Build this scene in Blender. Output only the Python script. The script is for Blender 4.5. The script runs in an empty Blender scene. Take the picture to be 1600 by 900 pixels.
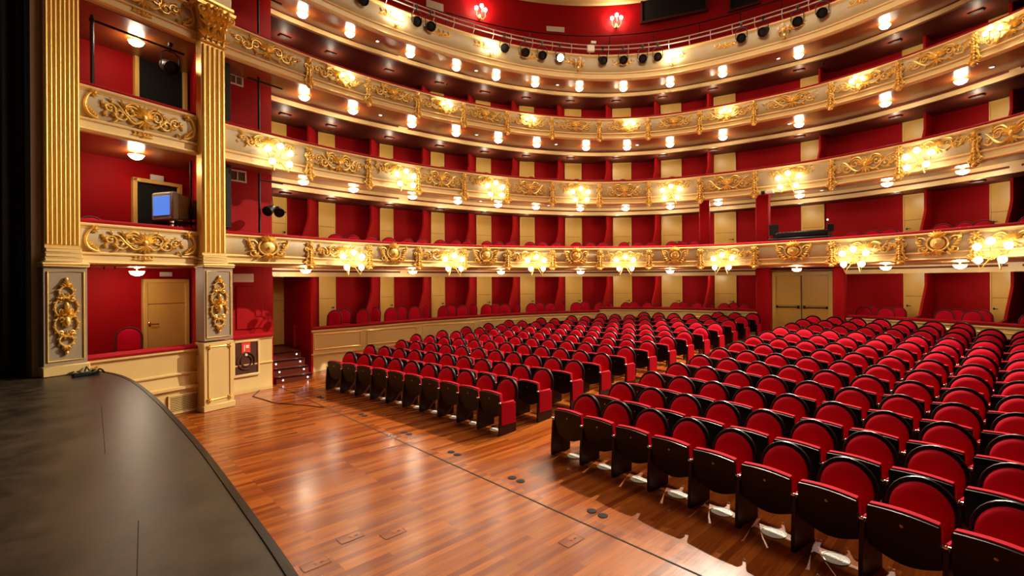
import bpy, bmesh, math, random
from mathutils import Vector, Matrix
random.seed(7)
SC = bpy.context.scene
COL = SC.collection
PI = math.pi
def R(d): return math.radians(d)

# ------------------------------------------------------------------ camera
BOXW = (13, 12, 11, 9)
CAMX, CAMY, CAMZ = 5.7347, -5.3385, 2.543
FOC = 767.932; HOR = 438.498; TILT = -.006
FW = (-.7279, .6857); RT = (.6857, .7279)
cam = bpy.data.cameras.new('camera'); co = bpy.data.objects.new('camera', cam); COL.objects.link(co)
cam.sensor_width = 36; cam.lens = 36 * FOC / 1600; cam.shift_y = -(450 - HOR) / 1600
cam.clip_start = .05; cam.clip_end = 200
co.matrix_world = Matrix.Translation((CAMX, CAMY, CAMZ)) @ Matrix.Rotation(R(46.713), 4, 'Z') @ Matrix.Rotation(PI / 2, 4, 'X') @ Matrix.Rotation(TILT, 4, 'Z')
SC.camera = co
SC.view_settings.view_transform = 'Standard'; SC.view_settings.look = 'None'
SC.view_settings.gamma = 1; SC.view_settings.use_curve_mapping = False
SC.view_settings.exposure = 0.0

def to_px(x, y, z=CAMZ):
    dx, dy = x - CAMX, y - CAMY
    X = dx * RT[0] + dy * RT[1]; Y = dx * FW[0] + dy * FW[1]
    if Y < .3: return None
    px = 800 + FOC * X / Y
    return px, HOR + TILT * (px - 800) - FOC * (z - CAMZ) / Y, Y
def bearing(px):
    k = (px - 800) / FOC
    return (FW[0] + k * RT[0], FW[1] + k * RT[1])
def height(px, py, p):
    Y = (p[0] - CAMX) * FW[0] + (p[1] - CAMY) * FW[1]
    return CAMZ + (HOR + TILT * (px - 800) - py) * Y / FOC

# ------------------------------------------------------------------ materials
def mat(name, col, rough=.5, metal=0., emit=None, es=0., bump=0., bscale=40., var=0., vscale=3., coat=0., sheen=0., spec=None):
    m = bpy.data.materials.new(name); m.use_nodes = True
    nt = m.node_tree; b = nt.nodes['Principled BSDF']
    b.inputs['Base Color'].default_value = (*col, 1); b.inputs['Roughness'].default_value = rough
    b.inputs['Metallic'].default_value = metal
    if spec is not None: b.inputs['Specular IOR Level'].default_value = spec
    if coat: b.inputs['Coat Weight'].default_value = coat; b.inputs['Coat Roughness'].default_value = .15
    if sheen:
        b.inputs['Sheen Weight'].default_value = sheen; b.inputs['Sheen Tint'].default_value = (1, .04, .08, 1)
        b.inputs['Sheen Roughness'].default_value = .4
    if emit: b.inputs['Emission Color'].default_value = (*emit, 1); b.inputs['Emission Strength'].default_value = es
    tc = nt.nodes.new('ShaderNodeTexCoord')
    if var:
        n = nt.nodes.new('ShaderNodeTexNoise'); n.inputs['Scale'].default_value = vscale; n.inputs['Detail'].default_value = 4
        nt.links.new(tc.outputs['Object'], n.inputs['Vector'])
        mx = nt.nodes.new('ShaderNodeMix'); mx.data_type = 'RGBA'
        mx.inputs[6].default_value = (*[c * (1 - var) for c in col], 1); mx.inputs[7].default_value = (*[min(1, c * (1 + var)) for c in col], 1)
        nt.links.new(n.outputs['Fac'], mx.inputs[0]); nt.links.new(mx.outputs[2], b.inputs['Base Color'])
    if bump:
        n = nt.nodes.new('ShaderNodeTexNoise'); n.inputs['Scale'].default_value = bscale; n.inputs['Detail'].default_value = 3
        nt.links.new(tc.outputs['Object'], n.inputs['Vector'])
        bp = nt.nodes.new('ShaderNodeBump'); bp.inputs['Strength'].default_value = bump; bp.inputs['Distance'].default_value = .01
        nt.links.new(n.outputs['Fac'], bp.inputs['Height']); nt.links.new(bp.outputs['Normal'], b.inputs['Normal'])
    return m
M = {}
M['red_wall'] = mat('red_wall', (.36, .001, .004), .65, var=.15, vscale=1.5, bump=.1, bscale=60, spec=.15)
M['velvet'] = mat('red_velvet', (.50, .0015, .018), .8, sheen=.25, bump=.15, bscale=180, var=.10, vscale=9, spec=.1)
M['rail_red'] = mat('rail_velvet', (.32, .0015, .006), .75, sheen=.1, bump=.1, bscale=120, spec=.15)
M['soffit'] = mat('varnished_brown_ceiling', (.30, .085, .020), .35, var=.2, vscale=2.5, coat=.6)
M['soffit_matt'] = mat('brown_ceiling_with_reflection', (.62, .33, .15), .5, var=.15, vscale=2.5, spec=.2)  # paler base colour stands in for the cream header reflected in the lowest soffit
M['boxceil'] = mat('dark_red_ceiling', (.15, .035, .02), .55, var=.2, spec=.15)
M['cream'] = mat('cream_paint', (.80, .59, .26), .4, var=.05, vscale=4)
M['panel'] = mat('beige_grey_paint', (.52, .40, .21), .45, var=.10, vscale=5)
M['plinth'] = mat('cream_wood', (.72, .50, .19), .4, var=.08, vscale=3)
M['gold'] = mat('gilding', (.94, .63, .16), .34, metal=.45, bump=.2, bscale=90)
M['goldline'] = mat('gold_line', (.94, .64, .18), .32, metal=.4)
M['pilgrey'] = mat('taupe_paint', (.34, .26, .17), .5, var=.08)
M['door'] = mat('pale_maple_door', (.78, .47, .10), .35, var=.10, vscale=4)
M['doorframe'] = mat('maple_frame', (.82, .53, .13), .35)
M['black'] = mat('black_metal', (.008, .008, .008), .45, spec=.3)
M['blackcloth'] = mat('black_curtain_cloth', (.008, .009, .009), .9, bump=.2, bscale=50)
M['darkwood'] = mat('dark_varnished_wood', (.006, .0013, .0013), .33, var=.3, vscale=14, spec=.28)
M['legwood'] = mat('dark_brown_leg', (.036, .008, .005), .4, var=.3, vscale=10, spec=.3)
M['globe'] = mat('lit_glass_globe', (1, .9, .7), .3, emit=(1, .91, .72), es=14)
M['dome'] = mat('lit_glass_dome', (1, .9, .7), .3, emit=(1, .88, .64), es=85)
M['bulb'] = mat('lit_bulb', (1, .9, .7), .3, emit=(1, .90, .70), es=26)
M['gbulb'] = mat('lit_gallery_bulb', (1, .9, .7), .3, emit=(1, .85, .6), es=110)
M['lensglow'] = mat('lit_spot_lens', (1, .9, .7), .3, emit=(1, .88, .66), es=30)
M['offglobe'] = mat('unlit_glass', (.85, .78, .62), .15)
M['chrome'] = mat('chrome', (.75, .72, .68), .18, metal=1)
M['steel'] = mat('brushed_steel', (.80, .74, .66), .3, metal=.6)
M['white'] = mat('white_plastic', (.80, .74, .62), .5)
M['grille'] = mat('vent_grille_grey', (.30, .26, .20), .5)
M['greycase'] = mat('grey_beige_case', (.30, .25, .19), .5)
M['screen'] = mat('blue_screen', (.02, .05, .2), .3, emit=(.10, .26, .85), es=.9)
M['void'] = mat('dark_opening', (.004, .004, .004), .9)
M['ceil'] = mat('cream_ceiling', (.65, .45, .22), .5)
M['hosered'] = mat('hose_red', (.6, .02, .02), .4)
M['glassdark'] = mat('cabinet_glass', (.10, .045, .03), .12)
M['signred'] = mat('red_sign', (.75, .03, .02), .4, emit=(1, .1, .05), es=.15)
M['steplamp'] = mat('step_lamp', (1, .9, .8), .3, emit=(.9, .85, 1), es=6)
M['darkred'] = mat('dark_red_carpet', (.10, .004, .006), .8)
M['stairwood'] = mat('stair_mahogany', (.14, .025, .012), .35, var=.2)
M['ventwhite'] = mat('white_floor_vent', (.80, .76, .66), .35)
M['discs'] = mat('brass_disc', (.55, .42, .25), .35, metal=.8)

def floor_mat():
    m = bpy.data.materials.new('plank_floor'); m.use_nodes = True
    nt = m.node_tree; L = nt.links.new; b = nt.nodes['Principled BSDF']
    tc = nt.nodes.new('ShaderNodeTexCoord'); mp = nt.nodes.new('ShaderNodeMapping')
    mp.inputs['Rotation'].default_value = (0, 0, PI / 2)
    L(tc.outputs['Object'], mp.inputs['Vector'])
    br = nt.nodes.new('ShaderNodeTexBrick'); br.offset = .37; br.offset_frequency = 3
    br.inputs['Scale'].default_value = 1; br.inputs['Brick Width'].default_value = 1.15; br.inputs['Row Height'].default_value = .075
    br.inputs['Mortar Size'].default_value = .0011; br.inputs['Bias'].default_value = 0
    br.inputs['Color1'].default_value = (.20, .036, .004, 1); br.inputs['Color2'].default_value = (.42, .112, .015, 1)
    br.inputs['Mortar'].default_value = (.16, .04, .012, 1)
    L(mp.outputs['Vector'], br.inputs['Vector'])
    mg = nt.nodes.new('ShaderNodeMapping'); mg.inputs['Scale'].default_value = (40, 2.2, 1); L(tc.outputs['Object'], mg.inputs['Vector'])
    n = nt.nodes.new('ShaderNodeTexNoise'); n.inputs['Scale'].default_value = 1; n.inputs['Detail'].default_value = 6
    L(mg.outputs['Vector'], n.inputs['Vector'])
    rp = nt.nodes.new('ShaderNodeMapRange'); rp.inputs[1].default_value = .25; rp.inputs[2].default_value = .75; rp.inputs[3].default_value = .72; rp.inputs[4].default_value = 1.22
    L(n.outputs['Fac'], rp.inputs[0])
    mx = nt.nodes.new('ShaderNodeMix'); mx.data_type = 'RGBA'; mx.blend_type = 'MULTIPLY'; mx.inputs[0].default_value = 1
    L(br.outputs['Color'], mx.inputs[6]); L(rp.outputs[0], mx.inputs[7]); L(mx.outputs[2], b.inputs['Base Color'])
    n2 = nt.nodes.new('ShaderNodeTexNoise'); n2.inputs['Scale'].default_value = 5; n2.inputs['Detail'].default_value = 5; L(tc.outputs['Object'], n2.inputs['Vector'])
    r2 = nt.nodes.new('ShaderNodeMapRange'); r2.inputs[3].default_value = .17; r2.inputs[4].default_value = .29; L(n2.outputs['Fac'], r2.inputs[0])
    L(r2.outputs[0], b.inputs['Roughness'])
    bp = nt.nodes.new('ShaderNodeBump'); bp.inputs['Strength'].default_value = .12; bp.inputs['Distance'].default_value = .004
    L(n.outputs['Fac'], bp.inputs['Height']); L(bp.outputs['Normal'], b.inputs['Normal'])
    return m
M['floor'] = floor_mat()
def stage_mat():
    m = bpy.data.materials.new('worn_black_stage'); m.use_nodes = True
    nt = m.node_tree; L = nt.links.new; b = nt.nodes['Principled BSDF']
    tc = nt.nodes.new('ShaderNodeTexCoord')
    n = nt.nodes.new('ShaderNodeTexNoise'); n.inputs['Scale'].default_value = 2.6; n.inputs['Detail'].default_value = 12; n.inputs['Roughness'].default_value = .78
    L(tc.outputs['Object'], n.inputs['Vector'])
    cr = nt.nodes.new('ShaderNodeValToRGB'); cr.color_ramp.elements[0].position = .40; cr.color_ramp.elements[0].color = (.012, .008, .005, 1)
    cr.color_ramp.elements[1].position = .66; cr.color_ramp.elements[1].color = (.062, .040, .022, 1)
    L(n.outputs['Fac'], cr.inputs[0]); L(cr.outputs[0], b.inputs['Base Color'])
    r = nt.nodes.new('ShaderNodeMapRange'); r.inputs[3].default_value = .26; r.inputs[4].default_value = .48; L(n.outputs['Fac'], r.inputs[0]); L(r.outputs[0], b.inputs['Roughness'])
    bp = nt.nodes.new('ShaderNodeBump'); bp.inputs['Strength'].default_value = .25; bp.inputs['Distance'].default_value = .004
    L(n.outputs['Fac'], bp.inputs['Height']); L(bp.outputs['Normal'], b.inputs['Normal'])
    return m
M['stage'] = stage_mat()

# ------------------------------------------------------------------ mesh helpers
class MB:
    def __init__(s): s.v = []; s.f = []
    def add(s, vs, fs, mtx=None):
        k = len(s.v)
        s.v += [tuple(mtx @ Vector(p)) for p in vs] if mtx else [tuple(p) for p in vs]
        s.f += [tuple(i + k for i in f) for f in fs]
        return s
    def box(s, c, d, rz=0, mtx=None, bev=0):
        x, y, z = d[0] / 2, d[1] / 2, d[2] / 2
        m = Matrix.Translation(c) @ Matrix.Rotation(rz, 4, 'Z')
        if mtx: m = mtx @ m
        if bev:
            o = []
            b = min(bev, x * .9, y * .9, z * .9)
            for sx in (-1, 1):
                for sy in (-1, 1):
                    for sz in (-1, 1):
                        o += [(sx * (x - b), sy * (y - b), sz * z), (sx * (x - b), sy * y, sz * (z - b)), (sx * x, sy * (y - b), sz * (z - b))]
            bm = bmesh.new()
            for p in o: bm.verts.new(p)
            r = bmesh.ops.convex_hull(bm, input=bm.verts)
            bm.verts.index_update()
            s.add([v.co.copy() for v in bm.verts], [[v.index for v in f.verts] for f in bm.faces], m); bm.free()
            return s
        vs = [(-x, -y, -z), (x, -y, -z), (x, y, -z), (-x, y, -z), (-x, -y, z), (x, -y, z), (x, y, z), (-x, y, z)]
        return s.add(vs, [(3, 2, 1, 0), (4, 5, 6, 7), (0, 1, 5, 4), (1, 2, 6, 5), (2, 3, 7, 6), (3, 0, 4, 7)], m)
    def tube(s, pts, rad, seg=6, mtx=None, flat=1.):
        pts = [Vector(p) for p in pts]; n = len(pts)
        rr = rad if isinstance(rad, (list, tuple)) else [rad] * n
        vs = []; fs = []
        up = None
        for i in range(n):
            t = (pts[min(i + 1, n - 1)] - pts[max(i - 1, 0)]).normalized()
            if up is None: up = Vector((0, 0, 1)) if abs(t.z) < .9 else Vector((0, 1, 0))
            a = t.cross(up)
            if a.length < 1e-4: a = t.cross(Vector((1, 0, 0)))
            a.normalize(); b = a.cross(t).normalized(); up = b
            for k in range(seg):
                q = 2 * PI * k / seg
                vs.append(pts[i] + (a * math.cos(q) + b * math.sin(q)) * rr[i])
        for i in range(n - 1):
            for k in range(seg):
                fs.append((i * seg + k, i * seg + (k + 1) % seg, (i + 1) * seg + (k + 1) % seg, (i + 1) * seg + k))
        fs.append(tuple(range(seg))[::-1]); fs.append(tuple(range((n - 1) * seg, n * seg)))
        return s.add(vs, fs, mtx)
    def lathe(s, prof, seg=16, mtx=None):
        vs = []; fs = []; n = len(prof)
        for r, z in prof:
            for k in range(seg):
                q = 2 * PI * k / seg; vs.append((r * math.cos(q), r * math.sin(q), z))
        for i in range(n - 1):
            for k in range(seg):
                fs.append((i * seg + k, i * seg + (k + 1) % seg, (i + 1) * seg + (k + 1) % seg, (i + 1) * seg + k))
        fs.append(tuple(range(seg))[::-1]); fs.append(tuple(range((n - 1) * seg, n * seg)))
        return s.add(vs, fs, mtx)
    def ball(s, c, r, seg=10, ring=6, mtx=None):
        rr = r if isinstance(r, (tuple, list)) else (r, r, r)
        vs = [(c[0], c[1], c[2] - rr[2])]; fs = []
        for i in range(1, ring):
            p = -PI / 2 + PI * i / ring
            for k in range(seg):
                q = 2 * PI * k / seg
                vs.append((c[0] + rr[0] * math.cos(p) * math.cos(q), c[1] + rr[1] * math.cos(p) * math.sin(q), c[2] + rr[2] * math.sin(p)))
        vs.append((c[0], c[1], c[2] + rr[2])); e = len(vs) - 1
        for k in range(seg):
            fs.append((0, 1 + (k + 1) % seg, 1 + k)); fs.append((e, e - seg + k, e - seg + (k + 1) % seg))
        for i in range(ring - 2):
            for k in range(seg):
                a = 1 + i * seg
                fs.append((a + k, a + (k + 1) % seg, a + seg + (k + 1) % seg, a + seg + k))
        return s.add(vs, fs, mtx)
    def prism(s, poly, y0, y1, mtx=None):          # polygon in x,z extruded along y
        n = len(poly)
        vs = [(x, y0, z) for x, z in poly] + [(x, y1, z) for x, z in poly]
        fs = [tuple(range(n)), tuple(range(n, 2 * n))[::-1]] + [((i + 1) % n, i, n + i, n + (i + 1) % n) for i in range(n)]
        return s.add(vs, fs, mtx)
    def sweep(s, path, prof, closed=True, zf=None):     # path: [(p,n)] in plan; prof: [(d,z)]
        n = len(prof); vs = []; fs = []
        for i, (p, nn) in enumerate(path):
            for d, z in prof:
                vs.append((p[0] + nn[0] * d, p[1] + nn[1] * d, z + (zf[i] if zf else 0)))
        m = len(path); e = n if closed else n - 1
        for i in range(m - 1):
            for k in range(e):
                fs.append((i * n + k, (i + 1) * n + k, (i + 1) * n + (k + 1) % n, i * n + (k + 1) % n))
        if closed:
            fs.append(tuple(range(n))); fs.append(tuple(range((m - 1) * n, m * n))[::-1])
        return s.add(vs, fs)
    def mesh(s, name, m=None, smooth=True):
        me = bpy.data.meshes.new(name); me.from_pydata(s.v, [], s.f)
        bm = bmesh.new(); bm.from_mesh(me); bmesh.ops.recalc_face_normals(bm, faces=bm.faces); bm.to_mesh(me); bm.free()
        if smooth:
            me.polygons.foreach_set('use_smooth', [True] * len(me.polygons)); me.set_sharp_from_angle(angle=R(38))
        if m: me.materials.append(M[m])
        return me
    def build(s, name, m, parent=None, smooth=True):
        return inst(name, s.mesh(name, m, smooth), parent)
def inst(name, me, parent=None, mtx=None):
    o = bpy.data.objects.new(name, me); COL.objects.link(o)
    if parent: o.parent = parent
    if mtx is not None: o.matrix_local = mtx
    return o
def tag(o, label, cat, group=None, kind=None):
    o['label'] = label
    if cat: o['category'] = cat
    if group: o['group'] = group
    if kind: o['kind'] = kind
    return o
def thing(name, label, cat, loc=(0, 0, 0), rz=0, group=None):
    o = bpy.data.objects.new(name, None); COL.objects.link(o); o.location = loc; o.rotation_euler = (0, 0, rz); o.empty_display_size = .1
    return tag(o, label, cat, group)
def struct(o): o['kind'] = 'structure'; return o
def dup(o, parent=None):
    c = o.copy(); COL.objects.link(c)
    if parent: c.parent = parent
    for ch in list(o.children): dup(ch, c)
    return c
ORD = ['first', 'second', 'third', 'fourth', 'fifth', 'sixth', 'seventh', 'eighth', 'ninth', 'tenth', 'eleventh', 'twelfth', 'thirteenth', 'fourteenth', 'fifteenth', 'sixteenth', 'seventeenth', 'eighteenth']

# ------------------------------------------------------------------ plan curves of the horseshoe
def catmull(P, n=10):
    P = [Vector(p) for p in P]; Q = [2 * P[0] - P[1]] + P + [2 * P[-1] - P[-2]]; o = []
    for i in range(1, len(Q) - 2):
        a, b, c, d = Q[i - 1:i + 3]
        for k in range(n):
            t = k / n; o.append(.5 * ((2 * b) + (c - a) * t + (2 * a - 5 * b + 4 * c - d) * t * t + (3 * b - a - 3 * c + d) * t ** 3))
    o.append(P[-1]); return o
class Curve:
    def __init__(s, p):
        s.p = p; n = len(p); s.t = [(p[min(i + 1, n - 1)] - p[max(i - 1, 0)]).normalized() for i in range(n)]
        s.n = [Vector((t.y, -t.x)) for t in s.t]
    def off(s, d):
        f = d if callable(d) else (lambda u: d)
        n = len(s.p) - 1
        return Curve([s.p[i] - s.n[i] * f(i / n) for i in range(n + 1)])
    def at(s, u):
        i = max(0, min(int(u), len(s.p) - 2)); k = u - i
        return s.p[i].lerp(s.p[i + 1], k), s.n[i].lerp(s.n[i + 1], k).normalized(), s.t[i].lerp(s.t[i + 1], k).normalized()
    def hit(s, px):                      # where the sight line of this bearing meets the curve
        b = Vector(bearing(px)); c = Vector((CAMX, CAMY))
        for i in range(len(s.p) - 1):
            a = s.p[i] - c; d = s.p[i + 1] - s.p[i]
            den = b.x * d.y - b.y * d.x
            if abs(den) < 1e-9: continue
            t = (a.x * d.y - a.y * d.x) / den; k = (a.x * b.y - a.y * b.x) / den
            if t > 1 and 0 <= k < 1: return i + k
        return None
    def path(s, u0=0, u1=None, step=1):
        u1 = len(s.p) - 1 if u1 is None else u1
        us = [u0] + [float(i) for i in range(int(u0) + 1, int(math.ceil(u1))) if (i % step) == 0] + [u1]
        us = [u for j, u in enumerate(us) if j == 0 or u - us[j - 1] > 1e-3]
        return [s.at(u)[:2] for u in us]
C2 = Curve(catmull([(-5.62, -3.3), (-5.85, -2.4), (-6.05, -1.5), (-6.25, -.4), (-6.36, 1.2), (-6.2, 3.3), (-5.72, 5.45), (-5.0, 7.1), (-4.05, 8.4), (-2.75, 9.4), (-1.25, 9.95), (.3, 10.25), (1.7, 10.35), (3.35, 10.05), (4.6, 9.6), (5.65, 9.0), (6.7, 8.0), (7.5, 6.6), (7.95, 5), (8.15, 3.2), (8.15, 1.2), (8.05, -.5), (7.85, -2), (7.5, -3.3)]))
C1 = Curve(catmull([(-5.62, -3.25), (-5.8, -2.4), (-5.95, -1.4), (-6.13, -.4), (-6.2, 1.2), (-5.95, 3.2), (-5.2, 5.1), (-4.4, 6.5), (-3.5, 7.7), (-1.8, 9.1), (-.2, 9.5), (1.8, 9.5), (3.5, 9.2), (4.7, 8.7), (5.65, 8.2), (6.6, 7.3), (7.3, 6), (7.75, 4.5), (7.95, 3), (7.95, 1.2), (7.85, -.5), (7.7, -2), (7.45, -3.3)]))
def hoff(u):
    if u < .2: return 1.25
    if u < .35: return 1.25 + .35 * (u - .2) / .15
    if u < .52: return 1.6
    return 1.6 - .32 * min(1, (u - .52) / .1)
CH = C2.off(hoff)
CP = C2.off(1.6)
CW = C2.off(3.3)
CA = C2.off(.9)          # the plain red bay next to the stage boxes
RAIL = [None, 3.555, 5.85, 7.97, 10.12]
HT = [None, .62, .77, .70, .86]
HEAD = [None, (2.68, 2.90), (4.93, 5.20), (7.12, 7.29), (9.30, 9.45)]
CT = [None, C1, C2, C2, C2]
FLOORZ = [.74, RAIL[1] - .51, RAIL[2] - .54, RAIL[3] - .56]
TNAME = [None, 'lowest', 'second', 'third', 'top']

# ------------------------------------------------------------------ gilded ornaments (local: x along, z up, -y towards the hall)
def spiral(mb, cx, cz, r, turns, a0, sgn, th, y=-.015):
    n = int(14 * turns) + 4; pts = []; rad = []
    for i in range(n):
        t = i / (n - 1); a = a0 + sgn * 2 * PI * turns * t; rr = r * (1 - .8 * t)
        pts.append((cx + rr * math.cos(a), y - .012 * t, cz + rr * math.sin(a))); rad.append(th * (1 - .35 * t))
    mb.tube(pts, rad, 6); mb.ball((pts[-1][0], y - .02, pts[-1][2]), th * 1.5, 6, 4)
def leaf(mb, x, z, ang, ln, w, y=-.012, d=.028):
    m = Matrix.Translation((x, y, z)) @ Matrix.Rotation(-ang, 4, 'Y')
    n = 6; vs = []; fs = []
    for i in range(n + 1):
        t = i / n; ww = w * math.sin(PI * min(1, .12 + t * .88)) ** .7 * (1 - .25 * t); c = d * math.sin(PI * t) + .3 * d * t
        vs += [(ln * t, .004, -ww / 2), (ln * t, -c, 0), (ln * t, .004, ww / 2)]
    for i in range(n):
        a = i * 3; fs += [(a, a + 3, a + 4, a + 1), (a + 1, a + 4, a + 5, a + 2)]
    mb.add(vs, fs, m)
def flower(mb, x, z, r, n=6, y=-.02):
    for k in range(n): 
        a = 2 * PI * k / n; leaf(mb, x + .2 * r * math.cos(a), z + .2 * r * math.sin(a), a, r * .85, r * .6, y)
    mb.ball((x, y - .015, z), r * .28, 8, 5)
def curve_tube(mb, pts, th):
    P = catmull([(p[0], p[1]) for p in pts], 5)
    n = len(P); mb.tube([(p.x, -.014, p.y) for p in P], [th * (.55 + .9 * math.sin(PI * (.12 + .8 * i / (n - 1)))) for i in range(n)], 6)
def orn_wide(w, h, seed=1):
    rnd = random.Random(seed); mb = MB()
    for k in range(9): leaf(mb, 0, -.05 * h, R(10 + 20 * k), .42 * h * rnd.uniform(.85, 1.1), .14 * h, -.02, .04)
    mb.ball((0, -.03, -.02 * h), (.10 * h, .035, .12 * h), 10, 6)
    for k in range(5): leaf(mb, 0, -.12 * h, R(-30 - 30 * k), .35 * h, .12 * h, -.015)
    for s in (-1, 1):
        A = lambda a: a if s > 0 else PI - a
        spiral(mb, s * .16 * w, .05 * h, .26 * h, 1.25, A(R(200)), -s, .026 * h + .004)
        spiral(mb, s * .29 * w, -.10 * h, .24 * h, 1.2, A(R(150)), s, .026 * h + .004)
        spiral(mb, s * .41 * w, .02 * h, .18 * h, 1.2, A(R(210)), -s, .022 * h + .004)
        curve_tube(mb, [(s * .03 * w, -.22 * h), (s * .13 * w, -.30 * h), (s * .22 * w, -.12 * h), (s * .31 * w, .17 * h), (s * .39 * w, .22 * h)], .03 * h)
        curve_tube(mb, [(s * .05 * w, .20 * h), (s * .12 * w, .36 * h), (s * .20 * w, .30 * h), (s * .25 * w, .12 * h)], .03 * h)
        for k in range(13):
            x = s * w * (.08 + .40 * k / 12); z = h * (.26 * math.sin(k * 1.7 + seed) - .02)
            leaf(mb, x, z, A(R(rnd.uniform(-70, 80))), .20 * h * rnd.uniform(.7, 1.3), .10 * h, -.014)
        flower(mb, s * .235 * w, .20 * h, .11 * h); flower(mb, s * .36 * w, -.16 * h, .10 * h); flower(mb, s * .47 * w, .06 * h, .11 * h, 5)
    return mb
def orn_mask(w, h):
    mb = MB(); n = 28
    mb.tube([(.20 * w * math.cos(2 * PI * i / n), -.03, .03 * h + .30 * h * math.sin(2 * PI * i / n)) for i in range(n + 1)], .035 * h, 6)
    mb.ball((0, -.02, .03 * h), (.15 * w, .05, .24 * h), 12, 8)
    mb.ball((0, -.07, .0), (.03 * w, .03, .06 * h), 8, 5)
    for k in range(7): leaf(mb, 0, .22 * h, R(30 + 20 * k), .32 * h, .12 * h, -.03, .05)
    for s in (-1, 1):
        A = lambda a: a if s > 0 else PI - a
        spiral(mb, s * .34 * w, .12 * h, .18 * h, 1.1, A(R(170)), -s, .03 * h)
        spiral(mb, s * .30 * w, -.20 * h, .17 * h, 1.1, A(R(160)), s, .03 * h)
        for k in range(7): leaf(mb, s * w * (.16 + .04 * k), h * (-.30 + .08 * k), A(R(-50 + 22 * k)), .2 * h, .11 * h, -.02, .04)
    for k in range(7): leaf(mb, 0, -.22 * h, R(-30 - 20 * k), .26 * h, .11 * h, -.025, .045)
    return mb
def orn_bracket(w, h):
    mb = MB()
    flower(mb, 0, .36 * h, .30 * w, 7)
    for s in (-1, 1):
        A = lambda a: a if s > 0 else PI - a
        spiral(mb, s * .24 * w, .20 * h, .20 * w, 1.1, A(R(180)), -s, .045 * w)
        curve_tube(mb, [(s * .30 * w, .26 * h), (s * .12 * w, .08 * h), (s * .20 * w, -.10 * h), (s * .34 * w, -.26 * h)], .055 * w)
        spiral(mb, s * .32 * w, -.28 * h, .17 * w, 1.1, A(R(120)), -s, .045 * w)
        for k in range(5): leaf(mb, s * .10 * w, h * (.2 - .12 * k), A(R(-40 - 8 * k)), .30 * w, .16 * w, -.02, .035)
    for k in range(6): mb.ball((0, -.03, h * (.16 - .08 * k)), (.10 * w, .035, .045 * h), 8, 5)
    for k in range(7): leaf(mb, 0, -.30 * h, R(-30 - 20 * k), .40 * w, .18 * w, -.03, .05)
    mb.ball((0, -.05, -.40 * h), (.17 * w, .05, .06 * h), 9, 6)
    return mb
def orn_tall(w, h):
    mb = MB()
    def ring(z, rx, rz, th, lv):
        n = 26
        mb.tube([(rx * math.cos(2 * PI * i / n) * (1 + .10 * math.cos(4 * PI * i / n)), -.02, z + rz * math.sin(2 * PI * i / n)) for i in range(n + 1)], th, 6)
        for k in range(lv):
            a = 2 * PI * k / lv; leaf(mb, rx * .95 * math.cos(a), z + rz * .95 * math.sin(a), a + .5, .16 * w, .11 * w, -.02, .035)
    ring(.11 * h, .38 * w, .15 * h, .035 * w, 14); ring(-.11 * h, .38 * w, .15 * h, .035 * w, 14)
    ring(.31 * h, .23 * w, .075 * h, .035 * w, 9); ring(-.31 * h, .23 * w, .075 * h, .035 * w, 9)
    for k in range(9): leaf(mb, 0, .01 * h, R(10 + 20 * k), .26 * w, .10 * w, -.03, .05)
    mb.ball((0, -.03, -.07 * h), (.14 * w, .05, .07 * h), 10, 7); flower(mb, 0, -.07 * h, .22 * w, 8)
    mb.ball((0, -.03, .13 * h), (.09 * w, .04, .05 * h), 9, 6)
    for sg in (1, -1):
        for k in range(5): leaf(mb, 0, sg * .38 * h, sg * R(30 + 30 * k), .22 * w, .12 * w, -.02, .04)
        mb.ball((0, -.02, sg * .47 * h), (.07 * w, .03, .03 * h), 8, 5)
        for s in (-1, 1):
            spiral(mb, s * .22 * w, sg * .22 * h, .13 * w, 1.1, R(90) * sg, s * sg, .035 * w); spiral(mb, s * .17 * w, sg * .02 * h + .05 * h, .12 * w, 1.0, 0 if s < 0 else PI, s, .03 * w)
    return mb
def orn_end(w, h, s):
    mb = MB()
    curve_tube(mb, [(s * .1 * w, .45 * h), (s * -.25 * w, .30 * h), (s * -.45 * w, 0), (s * -.30 * w, -.28 * h), (s * .1 * w, -.42 * h), (s * .45 * w, -.45 * h)], .05 * w + .006)
    flower(mb, s * .15 * w, .42 * h, .3 * w)
    for k in range(6): leaf(mb, s * w * (-.40 + .13 * k), h * (-.12 - .06 * k), R(60 if s > 0 else 120), .30 * w, .2 * w)
    return mb
def orn_festoon(w, h):
    mb = MB()
    for k in range(15):
        x = w * (-.48 + .96 * k / 14); leaf(mb, x, h * .15 * math.sin(k * 2.1), R(40 + 70 * (k % 3)), .55 * h, .26 * h, -.012)
    for s in (-1, 1): spiral(mb, s * .25 * w, 0, .3 * h, 1.1, R(90), s, .06 * h)
    flower(mb, 0, 0, .4 * h, 7)
    return mb
ORN = {'wide': orn_wide(1.25, .42).mesh('wide_cartouche', 'gold'), 'sconce_wide': orn_wide(1.05, .36, 3).mesh('cartouche', 'gold'), 'mask': orn_mask(.80, .50).mesh('mask_cartouche', 'gold'),
       'bracket': orn_bracket(.26, .66).mesh('bracket_ornament', 'gold'), 'box': orn_wide(1.25, .50, 5).mesh('box_cartouche', 'gold'),
       'festoon': orn_festoon(.55, .22).mesh('festoon', 'gold'), 'tall': orn_tall(.46, 1.22).mesh('tall_ornament', 'gold')}
def face(p, n, z, d=0, scale=(1, 1, 1)):       # frame standing on a wall point, -y towards the hall
    t = Vector((-n[1], n[0]))
    return Matrix.Translation((p[0] + n[0] * d, p[1] + n[1] * d, z)) @ Matrix.Rotation(math.atan2(t[1], t[0]), 4, 'Z') @ Matrix.Diagonal((*scale, 1))

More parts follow.
